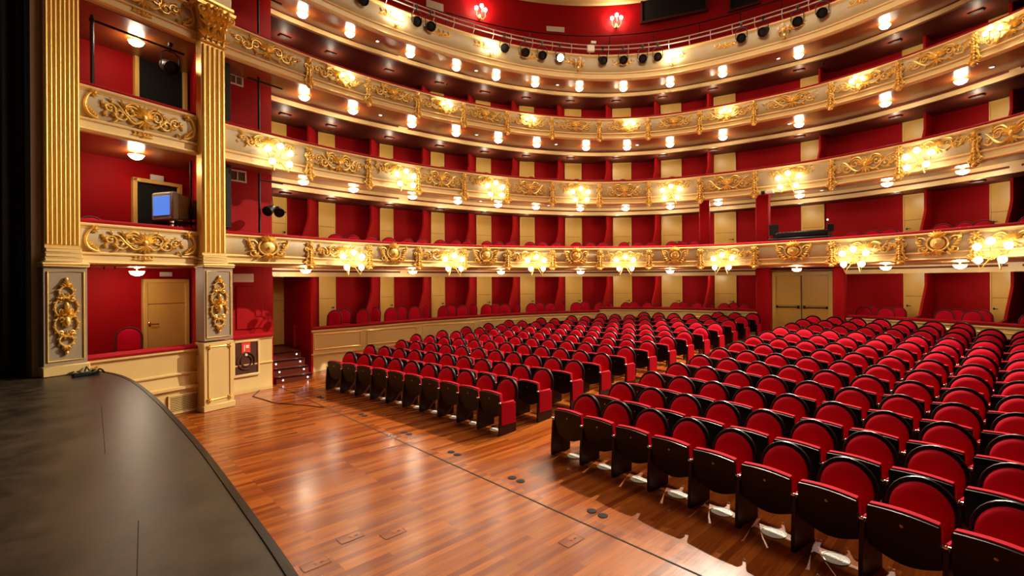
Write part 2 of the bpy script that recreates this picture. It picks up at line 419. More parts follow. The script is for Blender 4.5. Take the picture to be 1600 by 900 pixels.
# ------------------------------------------------------------------ parapet profile
def parapet(path, zr, h, parent, rail=True):
    k = h / .72
    P = lambda L: [(d, zr + z * k) for d, z in L]
    MB().sweep(path, P([(-.12, 0), (0, 0), (.035, -.012), (.040, -.045), (.015, -.07), (-.005, -.09), (-.06, -.09), (-.12, -.09)])).build('top_moulding', 'cream', parent)
    MB().sweep(path, P([(-.08, -.085), (.0, -.085), (.02, -.16), (.032, -.26), (.028, -.36), (.008, -.46), (-.02, -.50), (-.08, -.50)])).build('panel', 'panel', parent)
    MB().sweep(path, P([(-.08, -.495), (-.015, -.495), (.03, -.51), (.035, -.54), (.005, -.555), (.0, -.65), (.035, -.665), (.045, -.70), (.02, -.72), (-.08, -.72)])).build('bottom_moulding', 'cream', parent)
    g = MB()
    for d, z, r in ((.005, -.088, .007), (.038, -.03, .006), (-.012, -.50, .008), (.034, -.525, .006), (.044, -.69, .011)):
        g.tube([(p.x + n.x * d, p.y + n.y * d, zr + z * k) for p, n in path], r, 6)
    g.build('gold_beading', 'goldline', parent)
    if rail:
        MB().sweep(path, [(-.26, zr - .02), (-.02, zr - .002), (-.005, zr + .03), (-.02, zr + .055), (-.06, zr + .07), (-.22, zr + .07), (-.26, zr + .05)]).build('velvet_rail', 'rail_red', parent)

BR = [483, 576, 653, 725, 793, 863, 937, 1014, 1095, 1180, 1301, 1408, 1527]     # bearings of the gilded brackets
BC = [418] + [(BR[i] + BR[i + 1]) / 2 for i in range(12)] + [1585]
sconce_big = None
def sconce_mesh():
    g = MB(); gl = []
    g.ball((0, -.02, -.05), (.05, .03, .09), 8, 6)
    for (x, z, y) in ((0, .20, -.22), (-.26, .10, -.17), (.26, .10, -.17), (-.20, -.17, -.24), (.20, -.17, -.24)):
        P = [(0, -.03, -.08), (x * .35, y * .6, -.16), (x * .85, y * 1.05, z - .20), (x, y, z - .085)]
        g.tube(P, [.013, .012, .010, .012], 6); g.lathe([(.012, -.02), (.035, 0), (.02, .012)], 8, Matrix.Translation((x, y, z - .085)))
        gl.append((x, y, z))
    for s in (-1, 1): spiral(g, s * .09, -.12, .07, 1.1, R(90), s, .011, -.05)
    return g.mesh('bracket_arm', 'gold'), gl
ARM5, GL5 = sconce_mesh()
GLOBE = MB().ball((0, 0, 0), .070, 14, 9).mesh('globe', 'globe')
def sconce3():
    g = MB(); gl = []
    g.ball((0, -.02, -.14), (.045, .03, .08), 8, 6)
    for (x, z, y) in ((-.13, .03, -.13), (0, .08, -.20), (.13, .03, -.13)):
        g.tube([(0, -.03, -.16), (x * .5, y * .9, -.24), (x, y * 1.1, -.16), (x, y, z - .06)], .010, 6); g.lathe([(.01, -.02), (.032, 0), (.02, .012)], 8, Matrix.Translation((x, y, z - .06)))
        gl.append((x, y, z))
    return g.mesh('bracket_arm', 'gold'), gl
ARM3, GL3 = sconce3()
BULB = MB().lathe([(.012, -.05), (.035, -.03), (.052, .005), (.045, .04), (.015, .062)], 12).mesh('candle_bulb', 'bulb')
GBULB = MB().lathe([(.012, -.05), (.035, -.03), (.052, .005), (.045, .04), (.015, .062)], 12).mesh('candle_bulb', 'gbulb')
UNLIT = MB().lathe([(.012, -.05), (.035, -.03), (.052, .005), (.045, .04), (.015, .062)], 12).mesh('candle_bulb', 'offglobe')
DOMEG = MB().lathe([(.125, 0), (.125, -.010), (.112, -.048), (.078, -.082), (.035, -.100), (.004, -.103)], 18).mesh('glass_bowl', 'dome')
DOMER = MB().lathe([(.138, .0), (.143, -.012), (.130, -.02), (.123, -.012), (.123, .0)], 18).mesh('metal_ring', 'goldline')
DOMES = MB().lathe([(.05, .0), (.05, -.012), (.012, -.02), (.012, -.062), (.03, -.066)], 10).mesh('ceiling_rose', 'goldline')

def ceiling_lamp(p, z, label, group):
    t = thing('ceiling_lamp', label, 'lamp', (p[0], p[1], z), 0, group)
    inst('ceiling_rose', DOMES, t); m = Matrix.Translation((0, 0, -.06)); inst('glass_bowl', DOMEG, t, m); inst('metal_ring', DOMER, t, m); return t
def make_sconce(kind, p, n, z, label, group, d=.03, lit=True):
    t = thing('wall_sconce', label, 'wall lamp', (0, 0, 0), 0, group)
    t.matrix_local = face(p, n, z, d)
    arm, gl, gm, gname = (ARM5, GL5, GLOBE, 'globe') if kind == 5 else (ARM3, GL3, (BULB if kind == 3 else GBULB) if lit else UNLIT, 'candle_bulb')
    inst('bracket_arm', arm, t)
    for q in gl: inst(gname, gm, t, Matrix.Translation(q))
    return t

SC_PX = {1: [545, 705, 835, 975, 1132, 1340, 1562], 2: [430, 629, 770, 905, 1050, 1235, 1443], 3: [540, 697, 828, 985, 1137, 1345, 1562], 4: [620, 768, 905, 1053, 1228]}
DOME_PX = {1: [478, 645, 783, 907, 1047, 1245, 1384, 1500], 2: [475, 553, 645, 716, 779, 838, 907, 978, 1048, 1123, 1250, 1387, 1505],
           3: [477, 553, 645, 714, 780, 840, 917, 981, 1048, 1131, 1250, 1385, 1503], 4: [475, 549, 643, 715, 777, 838, 907, 976, 1049, 1131, 1250, 1385]}
SPOT_SM = {4: [592, 746, 873, 1218], 3: [596, 746, 870, 997, 1235, 1552], 2: [752, 858, 1285], 1: [597, 748, 1222]}

for T in (1, 2, 3, 4):
    c = CT[T]; zr = RAIL[T]; h = HT[T]
    u0 = c.hit(349); bal = thing('balcony', f'{TNAME[T]} horseshoe balcony with cream and gold ornamented front', 'balcony')
    path = c.path(u0)
    parapet(path, zr, h, bal)
    # soffit, header beam, box ceiling, box floor
    us = [u0 + (len(c.p) - 1 - u0) * i / 160 for i in range(161)]
    hb, ht = HEAD[T]
    fr = [c.at(u) for u in us]; 
    def near(cv, u): return cv.at(u / (len(c.p) - 1) * (len(cv.p) - 1))
    uh = CH.hit(423)
    def strip(fa, fb, za, zb, th):
        mb = MB(); n = len(fa); vs = []; fs = []
        for a, b in zip(fa, fb): vs += [(a[0].x, a[0].y, za), (b[0].x, b[0].y, zb), (b[0].x, b[0].y, zb + th), (a[0].x, a[0].y, za + th)]
        for i in range(n - 1):
            for k in range(4): fs.append((i * 4 + k, i * 4 + 4 + k, i * 4 + 4 + (k + 1) % 4, i * 4 + (k + 1) % 4))
        fs += [(0, 1, 2, 3), ((n - 1) * 4 + 3, (n - 1) * 4 + 2, (n - 1) * 4 + 1, (n - 1) * 4)]
        return mb.add(vs, fs)
    inn = [(p - n * .05, n) for p, n, t in fr]; hd = [near(CH, u) for u in us]; wl = [near(CW, u) for u in us]
    strip(inn, hd, zr - h + .015, ht - .005, .05).build('soffit', 'soffit' if T > 1 else 'soffit_matt', bal)
    jh = [i for i, u in enumerate(us) if u / (len(c.p) - 1) * (len(CH.p) - 1) >= uh]
    for ha, hb_ in ([(uh, None)] if T > 1 else [(uh, CH.hit(1180)), (CH.hit(1321), None)]):
        MB().sweep(CH.path(ha, hb_), [(0, hb), (0, ht), (-.10, ht), (-.10, hb)]).build('header_beam', 'cream', bal)
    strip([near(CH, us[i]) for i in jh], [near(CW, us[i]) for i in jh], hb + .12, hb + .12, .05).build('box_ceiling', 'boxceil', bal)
    strip([(p - n * .06, n) for p, n, t in fr], wl, FLOORZ[T] - .04 if T < 4 else 9.5, FLOORZ[T] - .04 if T < 4 else 9.5, .04).build('box_floor', 'darkred', bal)
    # gilding
    for j, px in enumerate(BR):
        u = c.hit(px)
        if u is None: continue
        p, n, t = c.at(u)
        if T < 4:
            sc = {1: (1.35, 1.1, 1.08), 2: (1.2, 1.1, 1.38), 3: (1.15, 1.1, 1.25)}[T]
            inst('gilded_bracket', ORN['bracket'], bal, face(p, n, zr - h * .62, .03, sc))
    for j, px in enumerate(BC):
        lam = SC_PX[T]
        u = c.hit(px)
        if u is None: continue
        p, n, t = c.at(u)
        has = (j % 2 == (1 if T in (1, 3) else 0))
        wbay = 1.15 if 1 <= j <= 8 else 1.3
        if T == 1: inst('gilded_mask' if not has else 'gilded_cartouche', ORN['mask' if not has else 'sconce_wide'], bal, face(p, n, zr - h * .42, .025, (wbay, 1.1, 1.12)))
        elif T == 2: inst('gilded_cartouche', ORN['sconce_wide' if has else 'wide'], bal, face(p, n, zr - h * (.30 if has else .40), .025, (wbay * .95, 1, 1.1 if has else 1.3)))
        elif T == 3: inst('gilded_cartouche', ORN['wide'], bal, face(p, n, zr - h * .37, .025, (wbay * .95, 1.1, 1.05)))
        elif T == 4: inst('gilded_festoon', ORN['festoon'], bal, face(p, n, zr - h * .36, .022, (1.35, 1, 1)))
    if T == 2:
        u = c.hit(1112) 
    # lamps
    for j, px in enumerate(SC_PX[T]):
        u = c.hit(px)
        if u is None: continue
        p, n, t = c.at(u)
        if T <= 2: make_sconce(5, p, n, zr - h * (.78 if T == 1 else .62), f'five-globe lit gold sconce on the {TNAME[T]} balcony front, {ORD[j]} from the left', f'sconces on the {TNAME[T]} balcony')
        else:
            lit = not (T == 4 and px in (905, 1228))
            make_sconce(3 if T == 3 else 4, p, n, zr - h * (.38 if T == 3 else .40), f'{"lit" if lit else "unlit"} three-candle gold sconce on the {TNAME[T]} balcony front, {ORD[j]} from the left', f'sconces on the {TNAME[T]} balcony', lit=lit)
    cm = Curve([near(c, u)[0].lerp(near(CH, u)[0], .52) for u in us])
    for j, px in enumerate(DOME_PX[T]):
        u = cm.hit(px)
        if u is None: continue
        p = cm.at(u)[0]; z = (zr - h + .015) * .48 + (ht - .005) * .52
        ceiling_lamp(p, z, f'lit glass bowl lamp under the {TNAME[T]} balcony, {ORD[j]} from the left', f'bowl lamps under the {TNAME[T]} balcony')
    for j, px in enumerate(SPOT_SM[T]):
        u = cm.hit(px)
        if u is None: continue
        p = cm.at(u)[0]; z = (zr - h + .015) * .48 + (ht - .005) * .52
        t = thing('downlight', f'tiny recessed downlight under the {TNAME[T]} balcony, {ORD[j]} from the left', 'downlight', (p[0], p[1], z), 0, f'downlights under the {TNAME[T]} balcony')
        MB().lathe([(.055, 0), (.06, -.012), (.04, -.016), (.04, 0)], 12).build('trim_ring', 'white', t); MB().lathe([(.038, -.002), (.03, -.012), (.005, -.014)], 10).build('lens', 'steplamp', t)

# ------------------------------------------------------------------ back wall of the boxes, with its doors
uw0 = CW.hit(423) - 2
wb = MB().sweep(CW.path(max(0, uw0)), [(0, 0), (0, 13.95), (-.15, 13.95), (-.15, 0)]).build('wall_back', 'red_wall'); struct(wb)
DOORS = [(423, 447), (497, 523), (593, 614), (673, 694), (744, 767), (812, 835), (883, 909), (958, 987), (1034, 1066), (1117, 1151), (1253, 1289), (1413, 1455), (1549, 1592)]
dn = 0
for T in range(4):
    for j, (a, b) in enumerate(DOORS):
        if T == 0 and j == 10: continue
        if T == 3 and j < 3: continue
        ua, ub = CW.hit(a), CW.hit(b)
        if ua is None or ub is None: continue
        pa, pb = CW.at(ua)[0], CW.at(ub)[0]; n = CW.at((ua + ub) / 2)[1]; w = (pb - pa).length
        z0 = FLOORZ[T] if not (T == 0 and j == 0) else .70; hh = 2.10
        top = HEAD[T + 1][0] + .11; hh = min(hh, top - z0)
        dn += 1
        m = face((pa + pb) / 2, n, z0)
        d = MB().box((0, -.035, hh / 2), (w * .90, .05, hh), bev=.006).build(f'door_{dn}', 'door'); d.matrix_local = m; struct(d)
        f = MB()
        for s in (-1, 1): f.box((s * w * .475, -.035, hh / 2), (w * .05, .075, hh))
        f.box((0, -.035, hh - .02), (w, .075, .05)); f.build('door_frame', 'doorframe', d)
        MB().box((0, -.062, hh * .62), (w * .9, .004, .008)).build('groove', 'legwood', d)
        s = 1 if j < 11 else -1
        g = MB(); g.tube([(s * w * .36, -.06, .98), (s * w * .36, -.11, .98), (s * w * .18, -.11, .98)], .010, 6); g.ball((s * w * .36, -.065, .98), (.025, .01, .03), 8, 5); g.build('door_handle', 'black', d)
# partitions between the boxes, sweeping down to the rail
def partition(px, L, z0, zrail, ztop):
    u = CW.hit(px)
    if u is None: return
    p, n, t = CW.at(u)
    S = Vector((.8, -9.0)); d = (S - p).normalized()
    a = .62; prof = [(0, z0), (0, ztop), (a, ztop), (a, zrail + .95)]
    for k in range(9):
        q = k / 8; prof.append((a + (.55) * (q - .12 * math.sin(2 * PI * q)), zrail + .12 + .83 * .5 * (1 + math.cos(PI * q))))
    prof += [(L, zrail + .06), (L, z0)]
    o = MB().prism(prof, -.03, .03).build('wall_partition', 'red_wall')
    o.matrix_local = Matrix.Translation((p.x, p.y, 0)) @ Matrix.Rotation(math.atan2(d.y, d.x), 4, 'Z'); struct(o)
PART = [495, 591, 671, 742, 810, 881, 956, 1032, 1115, 1291, 1457, 1594]
for T in range(4):
    for j, px in enumerate(PART):
        if (T == 0 and px in (1291,)) or (T == 1 and px in (1115, 1291)) or (T == 3 and j < 2): continue
        zt = HEAD[T + 1][0] + .11
        zr_ = 1.25 + (0 if px < 800 else .15) if T == 0 else RAIL[T] - .03
        partition(px, 1.62 if T == 0 else (2.5 if T > 1 else 2.2), FLOORZ[T] - .02, zr_, zt)

# ------------------------------------------------------------------ ground-floor boxes: floor, cream parapet, pillars, double door
def zpar(px): 
    return 1.22 + .15 * max(0, min(1, (px - 560) / 380))
def ground_parapet(a, b, z_of, label, panels):
    u0, u1 = CP.hit(a), CP.hit(b)
    path = CP.path(u0, u1); N = len(path)
    t = thing('box_parapet', label, 'parapet')
    zs = [z_of(to_px(p.x, p.y)[0] if to_px(p.x, p.y) else b) for p, n in path]
    zf = [z - 1.22 for z in zs]
    MB().sweep(path, [(0, -.05), (0, .12), (-.015, .14), (-.015, .50), (.015, .51), (.015, .545), (0, .555), (0, 1.13), (.03, 1.16), (.03, 1.20), (-.08, 1.22), (-.08, -.05)], zf=[max(0, z) if 1 else 0 for z in zf]).build('panelled_front', 'plinth', t)
    MB().sweep(path, [(-.22, 1.21), (.0, 1.21), (.035, 1.225), (.04, 1.26), (.01, 1.285), (-.2, 1.285), (-.22, 1.26)], zf=zf).build('velvet_rail', 'rail_red', t)
    for k in range(len(panels) - 1):
        ua, ub = CP.hit(panels[k] + 5), CP.hit(panels[k + 1] - 5)
        pp = CP.path(ua, ub); zz = zpar(panels[k]) - 1.22
        A = [(p.x + n.x * .006, p.y + n.y * .006) for p, n in pp]
        pts = [(x, y, .66 + zz) for x, y in A] + [(x, y, 1.08 + zz) for x, y in A[::-1]]; pts.append(pts[0])
        MB().tube(pts, .016, 6).build('panel_moulding', 'goldline', t)
    return t
ground_parapet(486, 936, zpar, 'cream panelled box front curving behind the left seat block', [486, 568, 655, 745, 830, 930])
ground_parapet(937, 1183, lambda px: 1.48, 'cream box front behind the last rows, left of the double door', [940, 1060, 1180])
ground_parapet(1322, 1760, lambda px: 1.40, 'cream box front behind the right seat block', [1325, 1430, 1560, 1700])
# end wall of the first box by the stairs
ue = CP.hit(486); pe, ne, te = CP.at(ue)
o = MB().box((0, 0, 1.35), (1.7, .06, 2.7)).build('wall_partition', 'red_wall'); o.location = (pe.x - ne.x * .85, pe.y - ne.y * .85 + .02, 0); o.rotation_euler = (0, 0, math.atan2(ne.y, ne.x)); struct(o)
o.data.transform(Matrix.Identity(4))
for u0_, u1_ in ((CP.hit(487), CP.hit(1183)), (CP.hit(1322), len(CP.p) - 1)):
    bf = MB(); pq = [CP.at(u0_ + (u1_ - u0_) * i / 60) for i in range(61)]; wq = [CW.at(u0_ + (u1_ - u0_) * i / 60)[0] for i in range(61)]
    struct(strip([(p - n * .24, n) for p, n, t in pq], [(w, None) for w in wq], .70, .70, .04).build('floor_boxes', 'darkred', smooth=False))
def pillar(px0, px1, cv, z0, z1, label):
    ua, ub = cv.hit(px0), cv.hit(px1); pa, pb = cv.at(ua)[0], cv.at(ub)[0]; n = cv.at(ua)[1]; w = (pb - pa).length; ctr = (pa + pb) / 2 - n * (w * .35)
    t = thing('red_pillar', label, 'pillar', (0, 0, 0), 0, 'red pillars at the rear centre'); t.matrix_local = face(ctr, n, z0)
    MB().box((0, 0, (z1 - z0) / 2), (w, w * .8, z1 - z0), bev=.03).build('shaft', 'red_wall', t); MB().box((0, 0, .06), (w * 1.08, w * .88, .12), bev=.01).build('plinth_block', 'darkred', t)
pillar(1181, 1204, CP, .45, 2.90, 'red pillar left of the double door at the back of the stalls')
pillar(1301, 1320, CP, .45, 2.90, 'red pillar right of the double door at the back of the stalls')
pillar(1093, 1109, C1.off(.9), RAIL[1] - .56, HEAD[2][1], 'slim red pillar left of the open doorway on the lowest balcony')
pillar(1181, 1201, C1.off(.9), RAIL[1] - .56, HEAD[2][1], 'red pillar beside the lighting desk on the lowest balcony')
# double door
cd = C2.off(3.1)
ua, ub = cd.hit(1207), cd.hit(1301); pa, pb = cd.at(ua)[0], cd.at(ub)[0]; n = cd.at((ua + ub) / 2)[1]; W = (pb - pa).length; mid = (pa + pb) / 2
dd = thing('double_door', 'pale wood double door with push bars at the back of the stalls', 'door'); dd.matrix_local = face(mid, n, .60)
f = MB()
for s in (-1, 1): f.box((s * (W / 2 - .06), -.03, 1.05), (.12, .12, 2.1), bev=.01)
f.box((0, -.03, 2.13), (W, .12, .14), bev=.01); f.build('door_frame', 'doorframe', dd)
for s in (-1, 1):
    lf = MB().box((s * (W / 4 - .03), -.02, 1.03), (W / 2 - .075, .05, 2.06), bev=.006).build('door_leaf', 'door', dd)
    MB().box((s * (W / 4 - .03), -.046, 1.03), (W / 2 - .10, .004, .012)).build('groove', 'legwood', lf)
    g = MB(); g.tube([(s * .08, -.10, .98), (s * (W / 2 - .14), -.10, .98)], .016, 8); g.box((s * .09, -.075, .98), (.06, .07, .10)); g.box((s * (W / 2 - .16), -.075, .98), (.05, .07, .07)); g.build('push_bar', 'black', lf)
MB().box((0, -.05, 1.03), (.02, .02, 2.05)).build('centre_post', 'black', dd)

# ------------------------------------------------------------------ raked stalls floor, pit floor, seam
RC = (0.0, -27.728)
def zfloor(x, y):
    r = math.hypot(x - RC[0], y - RC[1]); return max(0, (r - 27.728 - .1)) * .0541
xs = [-13 + .4 * i for i in range(66)]; ys = [-6.0 + .25 * i for i in range(84)]
vs = [(x, y, zfloor(x, y)) for y in ys for x in xs]; nx = len(xs)
fs = [(j * nx + i, j * nx + i + 1, (j + 1) * nx + i + 1, (j + 1) * nx + i) for j in range(len(ys) - 1) for i in range(nx - 1)]
struct(MB().add(vs, fs).build('floor', 'floor'))
struct(MB().box((0, -1.28, .0012), (15.4, .022, .0024)).build('trim_1', 'void'))
struct(MB().tube([(-6.75, -1.75, .004), (-6.2, -2.05, .004), (-5.2, -1.9, .004), (-4.5, -1.5, .004), (-4.1, -1.3, .004)], .012, 5).build('trim_2', 'legwood'))
# floor sockets by the seam, trap hatches
for j, px in enumerate([500, 566, 634, 708, 805, 931]):
    y = -1.0; b = bearing(px); k = (y - CAMY) / b[1]; x = CAMX + b[0] * k
    t = thing('floor_socket', f'pair of small black round floor sockets beside the floor seam, {ORD[j]} from the left', 'floor socket', (x, y, .002), 0, 'floor sockets along the seam')
    for s in (-1, 1): MB().lathe([(.055, 0), (.055, .004), (.045, .006), (.003, .006)], 14, Matrix.Translation((s * .075, 0, 0))).build('socket_cap', 'void', t)
for j, (px, py) in enumerate([(612, 833), (490, 882), (890, 845), (545, 840)]):
    b = bearing(px); Yd = FOC * CAMZ / (py - (HOR + TILT * (px - 800))); x = CAMX + b[0] * Yd; y = CAMY + b[1] * Yd
    t = thing('floor_hatch', ['small hatch plate in the planks, middle of the open floor', 'small hatch plate in the planks nearest the stage corner', 'small hatch plate in the planks nearest the front seats', 'small hatch plate left of the middle hatch'][j], 'hatch', (x, y, .001), 0, 'hatches in the planks')
    MB().box((0, 0, .001), (.13, .24, .002)).build('plate', 'floor', t)
    g = MB(); g.box((0, 0, .0028), (.012, .012, .0012)); g.box((0, .06, .0028), (.012, .03, .0012)); g.build('finger_hole', 'void', t)
    g = MB()
    for s in (-1, 1): g.box((s * .066, 0, .0024), (.003, .24, .0008)); g.box((0, s * .12, .0024), (.13, .003, .0008))
    g.build('plate_edge', 'legwood', t)

# ------------------------------------------------------------------ stalls seats
def arch(w, zb, zs, zt, n=14):
    return [(-w / 2, zb)] + [(-w / 2 * math.cos(PI * k / n), zs + (zt - zs) * math.sin(PI * k / n)) for k in range(n + 1)] + [(w / 2, zb)]
LEAN = Matrix.Translation((0, .385, .30)) @ Matrix.Rotation(R(-11), 4, 'X') @ Matrix.Translation((0, -.385, -.30))
def seat_meshes():
    d = {}
    a = arch(.505, .24, .60, .862); b = arch(.425, .30, .585, .808)
    mb = MB()
    # shell: thick arch with rounded rim
    rim = arch(.47, .24, .60, .844)
    mb.prism(a, .385, .42, LEAN); mb.tube([(x, .39, z) for x, z in arch(.482, .25, .60, .850)], .019, 7, LEAN)
    d['backrest'] = mb.mesh('backrest', 'darkwood')
    mb = MB(); o = arch(.440, .28, .59, .822, 16); n = len(o); vs = []; fs = []
    cx, cz = 0, .55
    for k, (s, y) in enumerate(((1.0, .388), (1.0, .365), (.93, .343), (.75, .330), (.40, .322))):
        for x, z in o: vs.append((cx + (x - cx) * s, y, cz + (z - cz) * s))
    for i in range(4):
        for k in range(n): fs.append((i * n + k, i * n + (k + 1) % n, (i + 1) * n + (k + 1) % n, (i + 1) * n + k))
    fs.append(tuple(range(4 * n, 5 * n)))
    mb.add(vs, fs, LEAN); d['back_cushion'] = mb.mesh('back_cushion', 'velvet')
    # tipped-up seat: board towards the stage, cushion behind
    TS = Matrix.Translation((0, .10, .46)) @ Matrix.Rotation(R(6), 4, 'X') @ Matrix.Translation((0, -.10, -.46))
    pol = [(-.243, .33)] + [(-.243 + .486 * k / 10, .33 - .075 * math.sin(PI * k / 10)) for k in range(1, 10)] + [(.243, .33), (.243, .645), (.232, .66)] + [(.232 - .464 * k / 8, .66 + .016 * math.sin(PI * k / 8)) for k in range(1, 8)] + [(-.232, .66), (-.243, .645)]
    d['seat_board'] = MB().prism(pol, .045, .072, TS).mesh('seat_board', 'darkwood')
    pol2 = [(x * .985, .46 + (z - .46) * 1.0 + (.012 if z > .6 else 0)) for x, z in pol]
    mb = MB(); mb.prism(pol2, .074, .118, TS); mb.prism([(x * .93, .46 + (z - .46) * .94) for x, z in pol2], .112, .152, TS)
    d['seat_cushion'] = mb.mesh('seat_cushion', 'velvet')
    d['number_disc'] = MB().lathe([(.013, 0), (.013, .004), (.010, .006), (.002, .006)], 10, TS @ Matrix.Translation((0.0, .045, .575)) @ Matrix.Rotation(PI / 2, 4, 'X')).mesh('number_disc', 'discs')
    mb = MB()
    mb.add(*_legpoly())
    d['leg'] = mb.mesh('leg', 'legwood')
    mb = MB().box((0, .20, .515), (.052, .30, .042), bev=.018); d['armrest'] = mb.mesh('armrest', 'velvet')
    mb = MB(); mb.tube([(-.03, .035, .525), (.03, .035, .525)], .014, 7); mb.ball((0, .03, .525), (.022, .022, .018), 8, 5); d['hinge_cap'] = mb.mesh('hinge_cap', 'chrome')
    d['side_panel'] = MB().box((0, .20, .33), (.012, .33, .34), bev=.005).mesh('side_panel', 'velvet')
    return d
def _legpoly():
    pr = [(.0, -.03), (.38, -.03), (.38, .10), (.37, .50), (.05, .505), (.03, .49), (.012, .30), (0, .12)]
    n = len(pr); vs = [(-.017, y, z) for y, z in pr] + [(.017, y, z) for y, z in pr]
    return vs, [tuple(range(n)), tuple(range(n, 2 * n))[::-1]] + [(i, (i + 1) % n, n + (i + 1) % n, n + i) for i in range(n)]
SM = seat_meshes()
PITCH = .55
def stall_seat(k, th, label, lead, tail):
    r = 27.728 + .905 * k
    x, y = RC[0] - r * math.sin(th), RC[1] + r * math.cos(th)
    xm, ym = RC[0] - (r + .2) * math.sin(th), RC[1] + (r + .2) * math.cos(th)
    t = thing('stalls_seat', label, 'seat', (x, y, zfloor(xm, ym)), th, 'red stalls seats')
    for nm in ('backrest', 'back_cushion', 'seat_board', 'seat_cushion', 'number_disc'): inst(nm, SM[nm], t)
    for s, end in ((-1, lead), (1, tail)):
        if s == 1 and not end: continue
        m = Matrix.Translation((s * PITCH / 2, 0, 0))
        inst('leg', SM['leg'], t, m); inst('armrest', SM['armrest'], t, m); inst('hinge_cap', SM['hinge_cap'], t, m)
        if end: inst('side_panel', SM['side_panel'], t, Matrix.Translation((s * (PITCH / 2 + .022), 0, 0)))
    return t
LEFT_OUT = [548, 572, 620, 643, 684, 722, 757, 790, 812, 841, 862, 889, 912]
nseat = 0; SEATS = []
def inside(x, y, mrg):
    best = min(range(len(CP.p)), key=lambda i: (CP.p[i] - Vector((x, y))).length_squared)
    return (Vector((x, y)) - CP.p[best]).dot(CP.n[best]) > mrg
for k in range(13):
    r = 27.728 + .905 * k; da = 2 * math.asin(PITCH / 2 / r)
    # left block, from the aisle outwards
    th0 = math.asin(.266 / r); lst = []
    for i in range(24):
        th = th0 + (i + .5) * da
        rr = r + .48; q = to_px(-rr * math.sin(th), RC[1] + rr * math.cos(th), zfloor(0, 0) + .85 + .049 * k)
        if q[0] < LEFT_OUT[k] - 9 or not inside(-rr * math.sin(th + da / 2), RC[1] + rr * math.cos(th + da / 2), .08): break
        lst.append(th)
    for i, th in enumerate(lst):
        SEATS.append((k, th, f'red velvet tip-up seat in the {ORD[k]} row of the left block, {ORD[i]} from the aisle', i == len(lst) - 1, i == 0))
    th0 = -math.asin(.903 / r); lst = []
    for i in range(24):
        th = th0 - (i + .5) * da
        rr = r + .48; x, y = -rr * math.sin(th), RC[1] + rr * math.cos(th)
        q = to_px(x, y, .85 + .049 * k)
        ql = to_px(-r * math.sin(th + da / 2), RC[1] + r * math.cos(th + da / 2), .3 + .049 * k)
        if q is None or ql is None or ql[0] > 1625 or not inside(-rr * math.sin(th - da / 2), RC[1] + rr * math.cos(th - da / 2), .08): break
        lst.append(th)
    for i, th in enumerate(lst):
        SEATS.append((k, th, f'red velvet tip-up seat in the {ORD[k]} row of the right block, {ORD[i]} from the aisle', i == 0, False))
for s in SEATS: stall_seat(*s)
# round floor vents under the front seats
VENT = [MB().lathe([(.115, 0), (.115, .006), (.10, .009), (.095, .004)], 20).mesh('vent_rim', 'ventwhite'), None]
g = MB()
for r_ in (.085, .06, .035): g.lathe([(r_, .002), (r_, .006), (r_ - .012, .006), (r_ - .012, .002)], 18)
for a in range(6): g.box((0, 0, .004), (.17, .008, .005), a * PI / 6)
VENT[1] = g.mesh('vent_grid', 'ventwhite')
for (k, th, lab, a, b) in SEATS:
    if k > 1 or 'left' in lab and k > 0: continue
    r = 27.728 + .905 * k + .20
    x, y = -r * math.sin(th), RC[1] + r * math.cos(th)
    t = thing('floor_vent', 'white floor vent under the ' + lab.split('seat in the ')[1].replace(' of the', ',').replace(' block', ' block seat').replace('the aisle', 'aisle'), 'floor vent', (x, y, zfloor(x, y) + .002), 0, 'floor vents under the seats')
    inst('vent_rim', VENT[0], t); inst('vent_grid', VENT[1], t)

# ------------------------------------------------------------------ loose chairs in the boxes
def box_chair_meshes():
    LN = Matrix.Translation((0, .20, .46)) @ Matrix.Rotation(R(-9), 4, 'X') @ Matrix.Translation((0, -.20, -.46))
    f = MB()
    for sx in (-1, 1):
        f.tube([(sx * .19, -.19, 0), (sx * .20, -.20, .44)], [.014, .02], 7); f.tube([(sx * .18, .24, 0), (sx * .19, .20, .46)], [.014, .02], 7)
    f.tube([(x, .20, z) for x, z in arch(.42, .44, .74, .95, 12)], .02, 7, LN)
    for a, b in (((-.2, -.2, .41), (.2, -.2, .41)), ((-.19, .2, .41), (.19, .2, .41)), ((-.2, -.2, .41), (-.19, .2, .41)), ((.2, -.2, .41), (.19, .2, .41))): f.tube([a, b], .018, 6)
    s = MB().box((0, 0, .46), (.44, .44, .08), bev=.03)
    c = MB(); o = arch(.39, .50, .74, .93, 12); n = len(o); vs = []; fs = []
    for sc, y in ((1, .225), (1, .19), (.9, .165), (.55, .152)):
        for x, z in o: vs.append((x * sc, y, .70 + (z - .70) * sc))
    for i in range(3):
        for k in range(n): fs.append((i * n + k, i * n + (k + 1) % n, (i + 1) * n + (k + 1) % n, (i + 1) * n + k))
    fs.append(tuple(range(3 * n, 4 * n))); fs.append(tuple(range(n))[::-1]); c.add(vs, fs, LN)
    return f.mesh('frame', 'darkred'), s.mesh('seat', 'velvet'), c.mesh('back_cushion', 'velvet')
BCF, BCS, BCC = box_chair_meshes()
def box_chair(p, z, yaw, label, group):
    t = thing('box_chair', label, 'chair', (p[0], p[1], z), yaw, group)
    inst('frame', BCF, t); inst('seat', BCS, t); inst('back_cushion', BCC, t); return t
def yaw_to(p, q=(.5, -7)):      # chairs face -y locally
    d = Vector(q) - Vector((p[0], p[1])); return math.atan2(d.y, d.x) + PI / 2
BAYS0 = [(508, 583), (600, 662), (680, 735), (750, 803), (822, 874), (893, 948), (966, 1023), (1043, 1105), (1122, 1172), (1335, 1400), (1462, 1535), (1600, 1660)]
